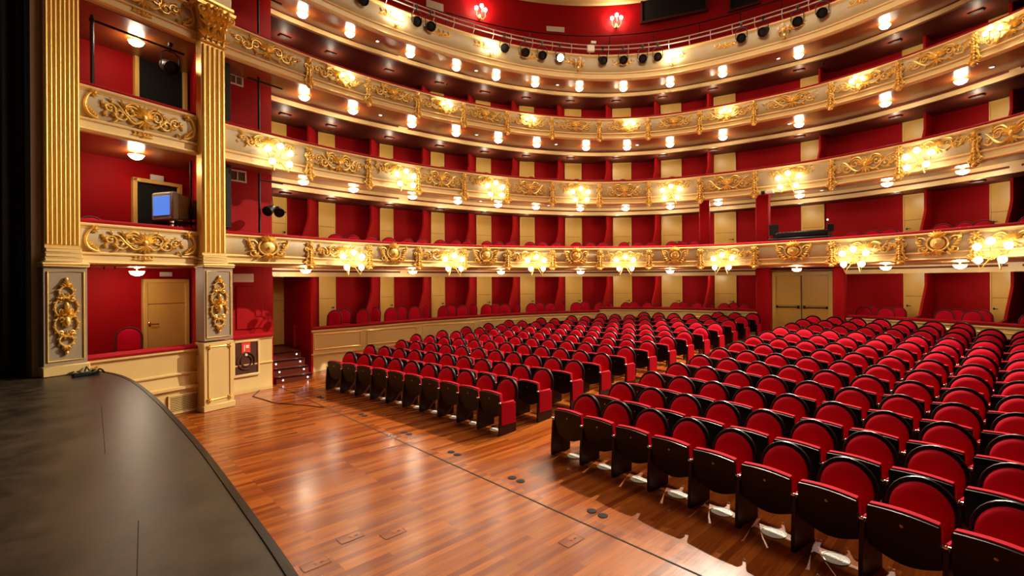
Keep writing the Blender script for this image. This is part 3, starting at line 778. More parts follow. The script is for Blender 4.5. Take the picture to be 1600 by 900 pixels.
CG = CP.off(.42); CG2 = CP.off(1.05)
nm = ['left front', 'right front', 'left rear', 'right rear']
for j, (a, b) in enumerate(BAYS0):
    for q, (cv, fr) in enumerate(((CG, .12), (CG, .70), (CG2, .35), (CG2, .95))):
        u = cv.hit(a + (b - a) * fr)
        if u is None or (j == 8 and q == 3): continue
        p = cv.at(u)[0]
        side = f'{ORD[j]} ground box from the stairs' if j < 9 else f'{ORD[j - 9]} ground box right of double door'
        box_chair(p, .74, yaw_to(p) + random.uniform(-.25, .25), f'red round-backed chair, {nm[q]} in the {side}', 'chairs in the ground-floor boxes')
BAYS1 = [(515, 588), (600, 668), (680, 738), (750, 806), (820, 876), (893, 950), (966, 1028), (1042, 1088), (1320, 1405), (1462, 1545), (1600, 1660)]
for T in (1, 2):
    cv = CT[T].off(.62 if T == 1 else .48); cv2 = CT[T].off(1.2)
    for j, (a, b) in enumerate(BAYS1):
        for q, fr in enumerate((.08, .45, .80)):
            if T == 2 and q == 1: continue
            u = cv.hit(a + (b - a) * fr)
            if u is None: continue
            p = cv.at(u)[0]
            side = f'{ORD[j]} box from the left, {TNAME[T]} balcony'
            box_chair(p, FLOORZ[T], yaw_to(p) + random.uniform(-.2, .2), f'red chair, {["left", "middle", "right"][q]} in the {side}', f'chairs in the {TNAME[T]} balcony boxes').scale = (.9, .9, .80)

# ------------------------------------------------------------------ lighting desk on the lowest balcony
cv = C1.off(.55); u = cv.hit(1252); p, n, t_ = cv.at(u)
dk = thing('lighting_desk', 'black lighting control desk behind the lowest balcony rail at centre', 'lighting desk'); dk.matrix_local = face(p, n, RAIL[1] - .56)
MB().box((0, 0, .66), (1.55, .62, .10), bev=.02).build('desk_top', 'black', dk)
g = MB()
for s in (-1, 1): g.box((s * .70, 0, .32), (.06, .5, .62))
g.build('trestle', 'black', dk)
c_ = MB().box((.05, .0, .80), (1.30, .45, .16), bev=.03).build('console', 'black', dk)
g = MB()
for i in range(11):
    for j in range(2): g.box((-.5 + .1 * i, -.13 + .2 * j, .885), (.03, .08, .012))
g.build('faders', 'grille', c_)
s1 = MB().box((-.72, .0, .98), (.26, .03, .32), bev=.01); s1.box((-.72, .03, .78), (.05, .05, .16)); s1.build('monitor', 'black', dk)
mn = MB().box((.72, .02, .94), (.16, .03, .20), bev=.01).build('side_screen', 'black', dk)
la = MB(); la.tube([(.55, .1, .88), (.60, .1, 1.12), (.66, -.02, 1.16)], .010, 6); la.build('desk_lamp_arm', 'black', dk); MB().ball((.67, -.04, 1.15), .022, 8, 6).build('desk_lamp_bulb', 'steplamp', dk)
# camera fixed to the balcony front
u = C2.hit(1199); p, n, t_ = C2.at(u)
t = thing('bracket_camera', 'small black and white camera under the second balcony front near the centre', 'camera'); t.matrix_local = face(p, n, RAIL[2] - .74, .05)
MB().box((.12, -.10, 0), (.20, .14, .12), bev=.02).build('body', 'white', t); MB().lathe([(.05, 0), (.06, .06), (.055, .09)], 12, Matrix.Translation((-.03, -.10, 0)) @ Matrix.Rotation(-PI / 2, 4, 'Y')).build('lens', 'black', t); MB().tube([(.1, 0, .02), (.1, -.08, .04)], .012, 6).build('mount', 'black', t)

# ------------------------------------------------------------------ top gallery: rails, hanging spotlights, wall lamps, booth windows, ceiling
u0 = C2.hit(360)
gp = C2.path(u0)
rl = thing('balcony_railing', 'double white metal safety railing along the top balcony', 'railing')
for z_, d_, r_ in ((10.42, .03, .016), (10.26, .09, .020)):
    MB().tube([(p.x + n.x * d_, p.y + n.y * d_, z_) for p, n in gp], r_, 7).build('rail_bar', 'steel', rl)
L = 0; last = gp[0][0]; npst = 0
for p, n in gp:
    L += (p - last).length; last = p
    if L > .62 and npst < 60:
        L = 0; npst += 1
        MB().tube([(p.x - n.x * .03, p.y - n.y * .03, 10.13), (p.x + n.x * .09, p.y + n.y * .09, 10.26), (p.x + n.x * .03, p.y + n.y * .03, 10.42)], .012, 6).build('rail_post', 'steel', rl)
def spot_meshes():
    b = MB().lathe([(.03, .22), (.075, .20), (.09, .16), (.09, .02), (.115, 0), (.115, -.05), (.10, -.05), (.10, -.01)], 16, Matrix.Rotation(R(-62), 4, 'X'))
    ln = MB().lathe([(.098, -.02), (.06, -.035), (.003, -.04)], 14, Matrix.Rotation(R(-62), 4, 'X'))
    y = MB(); y.tube([(-.13, 0, 0), (-.13, 0, .20), (-.06, 0, .25), (.06, 0, .25), (.13, 0, .20), (.13, 0, 0)], .010, 6); y.tube([(0, 0, .25), (0, 0, .36)], .012, 6); y.box((0, 0, .36), (.05, .05, .05))
    return b.mesh('lamp_body', 'black'), ln, y.mesh('yoke', 'black')
SB, SL, SY = spot_meshes()
SLON = SL.mesh('lens', 'lensglow'); SLOFF = SL.mesh('lens', 'black')
def spotlight(p, n, z, label, lit=False, turn=0, d=.13):
    t = thing('spotlight', label, 'stage light', (0, 0, 0), 0, 'stage lights on the top railing'); t.matrix_local = face(p, n, z, d) @ Matrix.Rotation(turn, 4, 'Z')
    inst('lamp_body', SB, t); inst('lens', SLON if lit else SLOFF, t); inst('yoke', SY, t); return t
for j, px in enumerate([527, 566, 650, 672, 788, 820, 847, 875, 943, 975, 1006, 1030, 1162, 1196, 1250, 1290]):
    u = C2.hit(px)
    if u is None: continue
    p, n, t_ = C2.at(u)
    spotlight(p, n, 9.88, f'black stage light hung on the top balcony railing, {ORD[j]} from the left', px in (875,), random.uniform(-.35, .35)).scale = (1.2,) * 3
# junction box on the rail
u = C2.hit(924); p, n, t_ = C2.at(u)
t = thing('junction_box', 'small white box fixed to the top railing above the centre sconce', 'junction box'); t.matrix_local = face(p, n, 10.30, .10)
MB().box((0, 0, -.02), (.24, .10, .22), bev=.015).build('case', 'white', t); MB().box((.12, .1, .24), (.18, .06, .08), bev=.01).build('sign_plate', 'white', t)
for j, px in enumerate([751, 965]):
    cvw = CW.off(-.02); u = CW.hit(px); p, n, t_ = CW.at(u)
    t = make_sconce(3, p, n, height(px, 20 if j == 0 else 34, p), f'lit sconce on the red gallery wall, {["left", "right"][j]} one of the pair', 'sconces on the gallery wall', .02)
    t.scale = (1.35, 1.35, 1.35)
    for ch in t.children:
        if ch.name.startswith('candle'): ch.data = GBULB
# gallery booth with dark windows
def wall_panel(name, px0, px1, py0, py1, m, label, cat, depth=.05, cv=CW, d=.0, frame=None):
    ua, ub = cv.hit(px0), cv.hit(px1); pa, pb = cv.at(ua)[0], cv.at(ub)[0]; n = cv.at((ua + ub) / 2)[1]; w = (pb - pa).length; c = (pa + pb) / 2
    zt, zb = height((px0 + px1) / 2, py0, c), height((px0 + px1) / 2, py1, c)
    t = thing(name, label, cat); t.matrix_local = face(c, n, zb, d)
    MB().box((0, -depth / 2, (zt - zb) / 2), (w, depth, zt - zb), bev=.008).build('panel', m, t)
    if frame:
        g = MB(); h = zt - zb
        for s in (-1, 1): g.box((s * (w / 2 - .03), -depth / 2 - .01, h / 2), (.07, depth + .05, h))
        g.box((0, -depth / 2 - .01, h), (w + .05, depth + .05, .07)); g.box((0, -depth / 2 - .01, 0), (w + .05, depth + .05, .07)); g.build('frame', frame, t)
    return t
wall_panel('booth_window', 1004, 1108, -30, 27, 'void', 'wide dark control booth window high on the red gallery wall', 'window', .06, frame='darkred')
wall_panel('booth_window', 1142, 1190, -40, 12, 'void', 'narrow dark booth window at the upper right of the gallery wall', 'window', .06, frame='darkred')
wall_panel('wall_sign', 856, 884, 42, 50, 'white', 'white sign strip on the gallery wall between the two sconces', 'sign', .03)
wall_panel('wall_sign', 668, 695, 3, 15, 'white', 'white sign strip on the gallery wall at upper left', 'sign', .03)
cg = C2.off(2.3)
hr = thing('handrail', 'dark metal handrail along the gallery wall', 'handrail')
pp = cg.path(cg.hit(700), cg.hit(1330))
for z_ in (11.9,): MB().tube([(p.x, p.y, z_) for p, n in pp], .018, 6).build('rail_bar', 'black', hr)
for i in range(0, len(pp), 7): MB().tube([(pp[i][0].x, pp[i][0].y, 9.36), (pp[i][0].x, pp[i][0].y, 11.9)], .015, 6).build('rail_post', 'black', hr)
# gallery stepped seating block
for i, (o1, zz) in enumerate(((1.3, 9.85), (2.0, 10.35), (2.65, 10.9))):
    st = C2.off(o1).path(C2.off(o1).hit(500)); w_ = 3.25 - o1
    struct(MB().sweep(st, [(0, 9.62), (0, zz), (-w_, zz), (-w_, 9.62)]).build('floor_gallery_step', 'red_wall'))
# ceiling over the hall
vs = [(-14, -6, 13.93), (15, -6, 13.93), (15, 18, 13.93), (-14, 18, 13.93), (-14, -6, 14.1), (15, -6, 14.1), (15, 18, 14.1), (-14, 18, 14.1)]
struct(MB().add(vs, [(0, 1, 2, 3), (7, 6, 5, 4), (0, 4, 5, 1), (1, 5, 6, 2), (2, 6, 7, 3), (3, 7, 4, 0)]).build('ceiling', 'ceil', smooth=False))
cc = C2.off(3.28).path(C2.off(3.28).hit(423))
struct(MB().sweep(cc, [(0, 13.60), (.10, 13.64), (.14, 13.74), (.30, 13.84), (.32, 13.93), (0, 13.93)]).build('trim_3', 'cream'))

# ------------------------------------------------------------------ proscenium: stage boxes, pilasters
A = Vector((-5.05, -4.95)); B = Vector((-5.62, -3.2)); UU = (B - A).normalized(); NN = Vector((UU.y, -UU.x))
def on_line(px, o=0):
    b = Vector(bearing(px)); c = Vector((CAMX, CAMY)); a0 = A - NN * o - c
    den = b.x * UU.y - b.y * UU.x; t = (a0.x * UU.y - a0.y * UU.x) / den
    return c + b * t
def box_front(px0, px1, zr, h, label, cart=True):
    p0, p1 = on_line(px0), on_line(px1)
    t = thing('parapet', label, 'parapet')
    path = [(p0.lerp(p1, i / 12), NN) for i in range(13)]
    parapet(path, zr, h, t)
    if cart:
        c = p0.lerp(p1, .5); w = (p1 - p0).length
        inst('gilded_cartouche', ORN['box'], t, face(c, NN, zr - h * .40, .025, (w * .66 / 1.25, 1, h / .72 * .95)))
        for s, fr in ((1, .10), (-1, .90)):
            inst('gilded_scroll', orn_end(.22, h * .62, s).mesh('end_scroll', 'gold'), t, face(p0.lerp(p1, fr), NN, zr - h * .40, .025))
        inst('gilded_festoon', ORN['festoon'], t, face(c, NN, zr - h * .82, .012, (.6, .6, .5)))
    return t
box_front(121, 311, RAIL[1], .70, 'cream and gold front of the stage box below the blue monitor')
box_front(121, 311, RAIL[2], .78, 'cream and gold front of the upper stage box above the monitor box')
box_front(121, 311, RAIL[3] + .06, .74, 'cream and gold front of the topmost stage box, cut by the photo edge')
# ground stage box: plain cream front with grille
p0, p1 = on_line(131), on_line(313)
t = thing('parapet', 'plain cream front of the ground stage box beside the stage', 'parapet')
path = [(p0, NN), (p0.lerp(p1, .5), NN), (p1, NN)]
MB().sweep(path, [(.0, 0), (.0, .48), (.06, .50), (.06, .545), (.0, .56), (-.02, .75), (.02, .78), (.02, .80), (-.02, .82), (-.02, 1.19), (.03, 1.21), (.03, 1.245), (-.12, 1.25), (-.12, 0)]).build('panelled_front', 'plinth', t)
MB().sweep(path, [(-.25, 1.24), (.0, 1.24), (.04, 1.255), (.045, 1.29), (.0, 1.32), (-.22, 1.32), (-.25, 1.29)]).build('velvet_rail', 'rail_red', t)
gl = MB(); w = (p1 - p0).length; 
gm = face(p0.lerp(p1, .83), NN, .22, .01)
for i in range(9): gl.box((0, -.01, -.13 + .033 * i), (.52, .02, .014))
gl.box((-.28, -.01, 0), (.03, .03, .34)); gl.box((.28, -.01, 0), (.03, .03, .34)); gl.box((0, -.01, .17), (.59, .03, .03)); gl.box((0, -.01, -.16), (.59, .03, .03))
o = gl.build('air_grille', 'plinth', t); o.matrix_local = gm
o = MB().box((0, .004, 0), (.54, .008, .32)).build('grille_back', 'legwood', t); o.matrix_local = gm
for fr, sx in ((.08, 1), (.955, 1)):
    o = orn_end(.10, .26, sx if fr < .5 else -sx).build('gilded_scroll', 'goldline', t); o.matrix_local = face(p0.lerp(p1, fr), NN, 1.02, .0)
# interior of the stage boxes
def box_room(px0, px1, depth, z0, z1, n):
    a, b = on_line(px0), on_line(px1); bk = -NN * depth
    t = struct(MB().sweep([(a + bk - UU * .3, NN), (b + bk + UU * 1.0, NN)], [(0, z0), (0, z1), (-.1, z1), (-.1, z0)]).build(f'wall_stagebox_{n}', 'red_wall'))
    for q, e, s in ((a, -UU, 'a'), (b, UU, 'b')):
        m = MB(); s0 = q - NN * .10; s1 = q + bk if s == 'a' else on_line(298, depth)
        vs = [(s0.x, s0.y, z0), (s1.x, s1.y, z0), (s1.x, s1.y, z1), (s0.x, s0.y, z1)]; vs += [(x + e.x * .08, y + e.y * .08, z) for x, y, z in vs]
        m.add(vs, [(0, 1, 2, 3), (7, 6, 5, 4), (0, 4, 5, 1), (1, 5, 6, 2), (2, 6, 7, 3), (3, 7, 4, 0)]); struct(m.build(f'wall_stagebox_{n}{s}', 'red_wall', smooth=False))
    c = [a - NN * .08, b - NN * .08, on_line(300, depth), a + bk]
    for nm_, z_, mm in (('ceiling_stagebox', z1, 'soffit'), ('floor_stagebox', z0, 'darkred')):
        vs = [(q.x, q.y, z_) for q in c] + [(q.x, q.y, z_ + (.05 if z_ == z1 else -.05)) for q in c]
        struct(MB().add(vs, [(0, 1, 2, 3), (7, 6, 5, 4), (0, 4, 5, 1), (1, 5, 6, 2), (2, 6, 7, 3), (3, 7, 4, 0)]).build(f'{nm_}_{n}', mm, smooth=False))
box_room(118, 314, 1.7, .70, 2.84, 1)
box_room(118, 314, 1.7, 2.93, 5.08, 2)
box_room(118, 314, 1.7, 5.16, 7.27, 3)
def room_door(px0, px1, pytop, z0, label, opened, o=1.68):
    a, b = on_line(px0, o), on_line(px1, o); c = (a + b) / 2; w = (b - a).length; h = height((px0 + px1) / 2, pytop, c) - z0
    t = thing('box_door', label, 'door'); t.matrix_local = face(c, NN, z0)
    g = MB()
    for s in (-1, 1): g.box((s * (w / 2 - .04), -.03, h / 2), (.08, .10, h), bev=.008)
    g.box((0, -.03, h - .04), (w, .10, .08), bev=.008); g.build('door_frame', 'doorframe', t)
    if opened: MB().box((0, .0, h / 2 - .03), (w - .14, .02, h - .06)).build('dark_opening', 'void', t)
    else:
        lf = MB().box((0, -.02, h / 2 - .03), (w - .15, .04, h - .07), bev=.006).build('door_leaf', 'door', t)
        MB().box((0, -.042, h * .72), (w - .17, .004, .012)).build('groove', 'legwood', lf)
        g = MB(); g.tube([(-w * .36, -.045, .95), (-w * .36, -.10, .95), (-w * .2, -.10, .95)], .011, 6); g.ball((-w * .36, -.045, .95), (.03, .01, .05), 8, 5); g.build('door_handle', 'chrome', lf)
    return t
room_door(221, 293, 436, .71, 'closed pale wood door at the back of the ground stage box', False)
room_door(206, 283, 283, 2.94, 'open door with dark opening behind the blue monitor', True)
room_door(210, 292, 95, 5.17, 'open door with dark opening in the upper stage box', True)
for px, py, zc, lab in ((214, 425, 2.84, 'lit bowl lamp on the ceiling of the ground stage box'), (214, 245, 5.08, 'lit bowl lamp on the ceiling of the monitor box'), (215, 60, 7.27, 'lit bowl lamp on the ceiling of the upper stage box')):
    p = on_line(px, .75); ceiling_lamp(p, zc, lab, 'bowl lamps in the stage boxes')
def on_box_sign(px0, px1, py0, py1, o, label):
    a, b = on_line(px0, o), on_line(px1, o); c = (a + b) / 2; zt, zb = height((px0 + px1) / 2, py0, c), height((px0 + px1) / 2, py1, c)
    t = thing('wall_sign', label, 'sign'); t.matrix_local = face(c, NN, zb)
    MB().box((0, -.02, (zt - zb) / 2), ((b - a).length, .04, zt - zb), bev=.008).build('panel', 'white', t); MB().box((0, -.042, (zt - zb) / 2), ((b - a).length * .9, .004, (zt - zb) * .8)).build('face_plate', 'ventwhite', t)
on_box_sign(235, 256, 274, 283, 1.67, 'small white sign above the door behind the monitor')
on_box_sign(241, 262, 82, 90, 1.67, 'small white sign above the door in the upper stage box')
on_box_sign(249, 268, 425, 432, 1.67, 'small white sign above the closed ground stage box door')
# chairs in stage boxes
p = on_line(198, 1.05); box_chair(p, .705, yaw_to(p, (2, -6)), 'red chair alone in the ground stage box left of the closed door', 'chairs in the stage boxes')
p = on_line(152, .42); box_chair(p, 2.79, yaw_to(p, (1, -3)), 'red chair top above the rail left of the blue monitor', 'chairs in the stage boxes')
# monitor on its trolley
p = on_line(256, .50)
mo = thing('monitor', 'grey tube monitor with glowing blue screen on a stand in the stage box', 'monitor', (p.x, p.y, 2.94)); mo.scale = (1.22,) * 3; mo.rotation_euler = (0, 0, math.atan2(CAMY - p.y, CAMX - p.x) + PI / 2 - R(56))
zb = (height(256, 346, p) - 2.94) / 1.22
cs = MB().box((0, .03, zb + .24), (.50, .12, .46), bev=.025); vs = [(-.23, .09, zb + .03), (.23, .09, zb + .03), (.23, .09, zb + .45), (-.23, .09, zb + .45), (-.16, .46, zb + .08), (.16, .46, zb + .08), (.16, .46, zb + .38), (-.16, .46, zb + .38)]
cs.add(vs, [(0, 1, 2, 3), (7, 6, 5, 4), (0, 4, 5, 1), (1, 5, 6, 2), (2, 6, 7, 3), (3, 7, 4, 0)]); cs.build('case', 'greycase', mo)
MB().box((0, -.032, zb + .25), (.39, .012, .31), bev=.006).build('screen', 'screen', mo)
g = MB()
for sx in (-1, 1):
    for sy in (0, 1): g.tube([(sx * .22, .02 + .4 * sy, 0), (sx * .22, .02 + .4 * sy, zb + .01)], .014, 6)
g.box((0, .22, zb - .005), (.50, .46, .025)); g.box((0, .22, .25), (.48, .44, .02)); g.build('stand', 'black', mo)
p = on_line(269, .10)
t = thing('paper_cup', 'white paper cup standing on the rail below the blue monitor', 'cup', (p.x, p.y, RAIL[1] + .069)); MB().lathe([(.026, 0), (.036, .10), (.034, .10), (.024, .004)], 14).build('cup_wall', 'white', t); MB().lathe([(.030, .035), (.0325, .068), (.0335, .068), (.031, .035)], 14).build('dark_band', 'legwood', t)
# lighting pipes and lamp in the upper stage box, pole in the monitor box
a = on_line(146, .35); b = on_line(290, .35)
t = thing('pipe_frame', 'black lighting pipe with horizontal bar in the upper stage box', 'pipe frame')
MB().tube([(a.x, a.y, 5.16), (a.x, a.y, 7.2)], .028, 8).build('upright', 'black', t); MB().tube([(a.x, a.y, 7.12), (b.x, b.y, 7.12)], .022, 8).build('cross_bar', 'black', t); MB().ball((a.x, a.y, 7.12), .045, 8, 6).build('clamp', 'black', t)
p = on_line(268, .35)
t = spotlight(p, NN, 6.76, 'black stage lamp hanging from the pipe in the upper stage box', False, 0, 0); t.scale = (1.25,) * 3; t['group'] = 'stage box lamps'
p = on_line(299, .25)
t = thing('pole', 'thin black pole standing at the right side of the monitor box', 'pole', (p.x, p.y, 2.93)); MB().tube([(0, 0, 0), (0, 0, 2.05)], .018, 8).build('shaft', 'black', t); MB().box((0, 0, 1.05), (.06, .06, .14), bev=.01).build('clamp', 'black', t); MB().lathe([(.10, 0), (.10, .015), (.02, .03)], 12).build('foot', 'black', t)

# pilasters
def pilaster(px0, px1, spx0, spx1, z0, ped_top, base_top, shaft_top, nfl, label, capital, two):
    p0, p1 = on_line(px0, -.10), on_line(px1, -.10); c = (p0 + p1) / 2; w = (p1 - p0).length
    s0, s1 = on_line(spx0, -.08), on_line(spx1, -.08); sc = (s0 + s1) / 2; sw = (s1 - s0).length
    t = thing('pilaster', label, 'pilaster'); t.matrix_local = face(c, NN, 0)
    dx = (sc - c).dot(UU)
    if two:
        zm = two
        MB().box((0, .0, (z0 + zm - .03) / 2), (w, .30, zm - .03 - z0), bev=.008).build('lower_block', 'plinth', t)
        zl0, zl1 = z0 + .22, zm - .12; hw = w * .36; k = .06
        pts = [(-hw + k, zl0), (hw - k, zl0), (hw - k * .4, zl0 + k * .4), (hw, zl0 + k), (hw, zl1 - k), (hw - k * .4, zl1 - k * .4), (hw - k, zl1), (-hw + k, zl1), (-hw + k * .4, zl1 - k * .4), (-hw, zl1 - k), (-hw, zl0 + k), (-hw + k * .4, zl0 + k * .4), (-hw + k, zl0)]
        g = MB().tube([(x, -.155, z) for x, z in pts], .012, 6)
        for x in (-hw, hw):
            for z in (zl0, zl1): flower(g, x * .95, z, .05, 5, -.16)
        g.build('panel_moulding', 'goldline', t)
        MB().box((0, 0, z0 + .06), (w * 1.06, .34, .12), bev=.01).build('skirting', 'plinth', t)
    else:
        zm = z0 + .16
        MB().box((0, .0, (z0 + zm) / 2), (w * 1.05, .36, zm - z0), bev=.012).build('skirting', 'plinth', t)
    MB().box((0, .0, (zm + ped_top - .06) / 2), (w * .97, .28, ped_top - .06 - zm), bev=.006).build('pedestal', 'pilgrey', t)
    g = MB(); x_ = w * .40; za, zb_ = zm + .07, ped_top - .13
    g.tube([(-x_, -.145, za), (x_, -.145, za), (x_, -.145, zb_), (-x_, -.145, zb_), (-x_, -.145, za)], .013, 6); g.build('gold_frame', 'goldline', t)
    hh = (zb_ - za)
    inst('gilded_ornament', ORN['tall'], t, Matrix.Translation((0, -.142, (za + zb_) / 2)) @ Matrix.Diagonal((w * .62 / .46, 1, hh * .88 / 1.22, 1)))
    MB().box((0, 0, ped_top - .02), (w * 1.05, .36, .08), bev=.015).build('cornice', 'cream', t)
    MB().tube([(-w * .52, -.18, ped_top - .01), (w * .52, -.18, ped_top - .01)], .014, 6).build('cornice_bead', 'goldline', t)
    g = MB(); n = 3; hb_ = (base_top - ped_top - .02) / n
    for i in range(n): g.box((dx, .0, ped_top + .02 + hb_ * (i + .5)), (sw * (1.08 - .03 * i), .26 - .02 * i, hb_ * .86), bev=.012)
    g.build('base_moulding', 'cream', t)
    g = MB()
    for i in range(n): g.tube([(dx - sw * (.54 - .015 * i), -.13 + .01 * i, ped_top + .02 + hb_ * (i + 1) - .005), (dx + sw * (.54 - .015 * i), -.13 + .01 * i, ped_top + .02 + hb_ * (i + 1) - .005)], .007, 6)
    g.build('base_bead', 'goldline', t)
    MB().box((dx, .02, (base_top + shaft_top) / 2), (sw, .18, shaft_top - base_top)).build('shaft', 'goldline', t)
    fl = MB(); st = sw / nfl
    for i in range(nfl):
        x = dx - sw / 2 + st * (i + .5)
        fl.tube([(x, -.072, base_top + .06), (x, -.072, shaft_top - .06)], st * .36, 10)
    fl.build('fluting', 'gold', t)
    if capital:
        zc = shaft_top; h = capital
        MB().prism([(dx - sw * .46, zc), (dx + sw * .46, zc), (dx + sw * .52, zc + h * .55), (dx + sw * .66, zc + h - .06), (dx - sw * .66, zc + h - .06), (dx - sw * .52, zc + h * .55)], -.10, .12).build('capital_core', 'gold', t)
        g = MB()
        g.prism([(dx - sw * .80, zc + h - .06), (dx + sw * .80, zc + h - .06), (dx + sw * .84, zc + h), (dx - sw * .84, zc + h)], -.22, .14)
        g.tube([(dx - sw * .55, -.10, zc + .01), (dx + sw * .55, -.10, zc + .01)], .018, 6)
        rr = random.Random(4)
        for row, (zz, hh_, cnt, sp) in enumerate(((.02, .27, 4, .94), (.19, .30, 3, .86), (.30, .26, 4, 1.10))):
            for i in range(cnt):
                x = dx + sw * sp * ((i + .5) / cnt - .5); k = hh_ * h / .6; y_ = -.115 - .035 * row
                leaf(g, x, zc + zz * h / .6, R(90), k, sw * .17, y_, .07)
                for da_ in (-34, 34, -62, 62): leaf(g, x, zc + zz * h / .6 + k * .18, R(90 + da_), k * rr.uniform(.5, .68), sw * .11, y_ - .01, .05)
                g.ball((x, y_ - .075, zc + zz * h / .6 + k * .95), (sw * .085, .05, .032), 8, 5)
        for s in (-1, 1):
            spiral(g, dx + s * sw * .60, zc + h * .80, .115, 1.5, PI / 2, s, .024, -.20); spiral(g, dx + s * sw * .20, zc + h * .82, .075, 1.3, PI / 2, -s, .018, -.20)
            curve_tube(g, [(dx + s * sw * .12, zc + h * .42), (dx + s * sw * .24, zc + h * .68), (dx + s * sw * .48, zc + h * .88)], .03)
        flower(g, dx, zc + h * .92, .085, 7, -.24)
        g.build('capital_leaves', 'gold', t)
    return t
cL = on_line(95, -.1)
zpt = height(95, 412, cL); zbt = height(95, 388, cL)
pilaster(60, 131, 66, 122, 1.10, zpt, zbt, 9.2, 8, 'tall gilded fluted pilaster at the left beside the black curtain', 0, 0)
cR = on_line(333, -.1)
pilaster(311, 358, 312, 349, 0, height(333, 414, cR), height(333, 399, cR), height(333, 72, cR), 5, 'gilded fluted pilaster with leafy capital right of the stage boxes', .72, height(333, 531, cR))
# entablature block above the capital
c = on_line(333, -.02)
t = thing('entablature_block', 'cream stone block resting on the gilded leafy capital', 'entablature'); t.matrix_local = face(c, NN, height(333, 72, cR) + .72)
MB().box((0, 0, .35), (.62, .36, .7), bev=.02).build('block', 'cream', t); MB().box((0, 0, .12), (.70, .44, .08), bev=.02).build('gold_fillet', 'goldline', t)
# proscenium reveal at far left, black curtain
e0 = on_line(60, -.02); 
struct(MB().box((e0.x - .30, e0.y - .10, 5.2), (.75, .12, 8.2), math.atan2(0.22, 1)).build('wall_proscenium', 'pilgrey'))
def curtain(x0, y0, x1, y1, z0, z1, folds, amp, label):
    n = folds * 8; vs = []; fs = []; d = Vector((x1 - x0, y1 - y0)); nn = Vector((-d.y, d.x)).normalized()
    rows = 8
    for j in range(rows + 1):
        z = z0 + (z1 - z0) * j / rows
        for i in range(n + 1):
            t = i / n; a = amp * math.sin(2 * PI * folds * t + .4 * math.sin(j)) * (1.0 - .3 * j / rows)
            vs.append((x0 + d.x * t + nn.x * a, y0 + d.y * t + nn.y * a, z))
    for j in range(rows):
        for i in range(n): fs.append((j * (n + 1) + i, j * (n + 1) + i + 1, (j + 1) * (n + 1) + i + 1, (j + 1) * (n + 1) + i))
    o = MB().add(vs, fs).build('stage_curtain', 'blackcloth'); md = o.modifiers.new('th', 'SOLIDIFY'); md.thickness = .02
    return tag(o, label, 'curtain')
q = on_line(40, .1); curtain(q.x - .05, q.y - .02, q.x + .25, q.y - 2.6, 1.11, 10.5, 14, .06, 'black stage curtain hanging at the left edge')

# ------------------------------------------------------------------ plain red bay between the pilaster and the first boxes
ua, ub = CA.hit(352), CA.hit(423)
struct(MB().sweep(CA.path(ua - 1.5, ub), [(0, 1.22), (0, 13.9), (-.10, 13.9), (-.10, 1.22)]).build('wall_left', 'red_wall'))
pb_, nb_, tb_ = CA.at(ub)
o = MB().box((0, 0, 6.95), (2.3, .08, 13.9)).build('wall_left_return', 'red_wall'); o.matrix_local = Matrix.Translation((pb_.x - nb_.x * 1.15, pb_.y - nb_.y * 1.15, 0)) @ Matrix.Rotation(math.atan2(nb_.y, nb_.x), 4, 'Z'); struct(o)
pl = thing('bay_plinth', 'cream plinth with glazed fire hose niche right of the second pilaster', 'plinth')
CB = C2.off(.72); va, vb = CB.hit(357), CB.hit(425)
pth = CB.path(va - .3, vb)
MB().sweep(pth, [(0, 0), (0, .10), (-.01, .12), (-.01, .62), (.012, .63), (.012, .66), (-.01, .67), (-.01, 1.20), (.02, 1.22), (.02, 1.25), (-.3, 1.25), (-.3, 0)]).build('panelled_front', 'plinth', pl)
MB().sweep(pth, [(-.3, 1.245), (.02, 1.245), (.05, 1.26), (.05, 1.30), (.0, 1.33), (-.28, 1.33), (-.3, 1.3)]).build('velvet_rail', 'rail_red', pl)
def bay_frame(px0, px1, py0, py1, cv):
    a, b = cv.at(cv.hit(px0))[0], cv.at(cv.hit(px1))[0]; n = cv.at(cv.hit((px0 + px1) / 2))[1]; c = (a + b) / 2
    return c, n, (b - a).length, height((px0 + px1) / 2, py1, c), height((px0 + px1) / 2, py0, c)
c, n, w, zb, zt = bay_frame(364, 403, 533, 586, CB)
hc = thing('fire_hose_cabinet', 'glazed fire hose cabinet with red sign set in the cream plinth', 'fire hose cabinet'); hc.matrix_local = face(c, n, zb)
h = zt - zb
g = MB()
for s in (-1, 1): g.box((s * w / 2, -.01, h / 2), (.05, .04, h + .05), bev=.01)
g.box((0, -.01, h), (w + .05, .04, .05), bev=.01); g.box((0, -.01, 0), (w + .05, .05, .06), bev=.01); g.build('frame', 'cream', hc)
MB().box((0, .0, h / 2), (w, .012, h)).build('glass', 'glassdark', hc)
hr_ = MB(); n_ = 22
hr_.tube([(w * .34 * math.cos(2 * PI * i / n_), -.012, h * .42 + w * .34 * math.sin(2 * PI * i / n_)) for i in range(n_ + 1)], .02, 6); hr_.tube([(w * .22 * math.cos(2 * PI * i / n_), -.012, h * .42 + w * .22 * math.sin(2 * PI * i / n_)) for i in range(n_ + 1)], .02, 6)
hr_.build('hose_reel', 'glassdark', hc)
MB().box((-.01, -.012, h * .80), (.20, .012, .24), bev=.005).build('red_sign', 'signred', hc)
g = MB(); g.box((-.05, -.020, h * .80), (.02, .004, .14)); g.box((.02, -.020, h * .84), (.07, .004, .07)); g.lathe([(.035, 0), (.03, .012)], 12, Matrix.Translation((-.01, -.02, h * .60)) @ Matrix.Rotation(PI / 2, 4, 'X')); g.build('sign_symbol', 'white', hc)
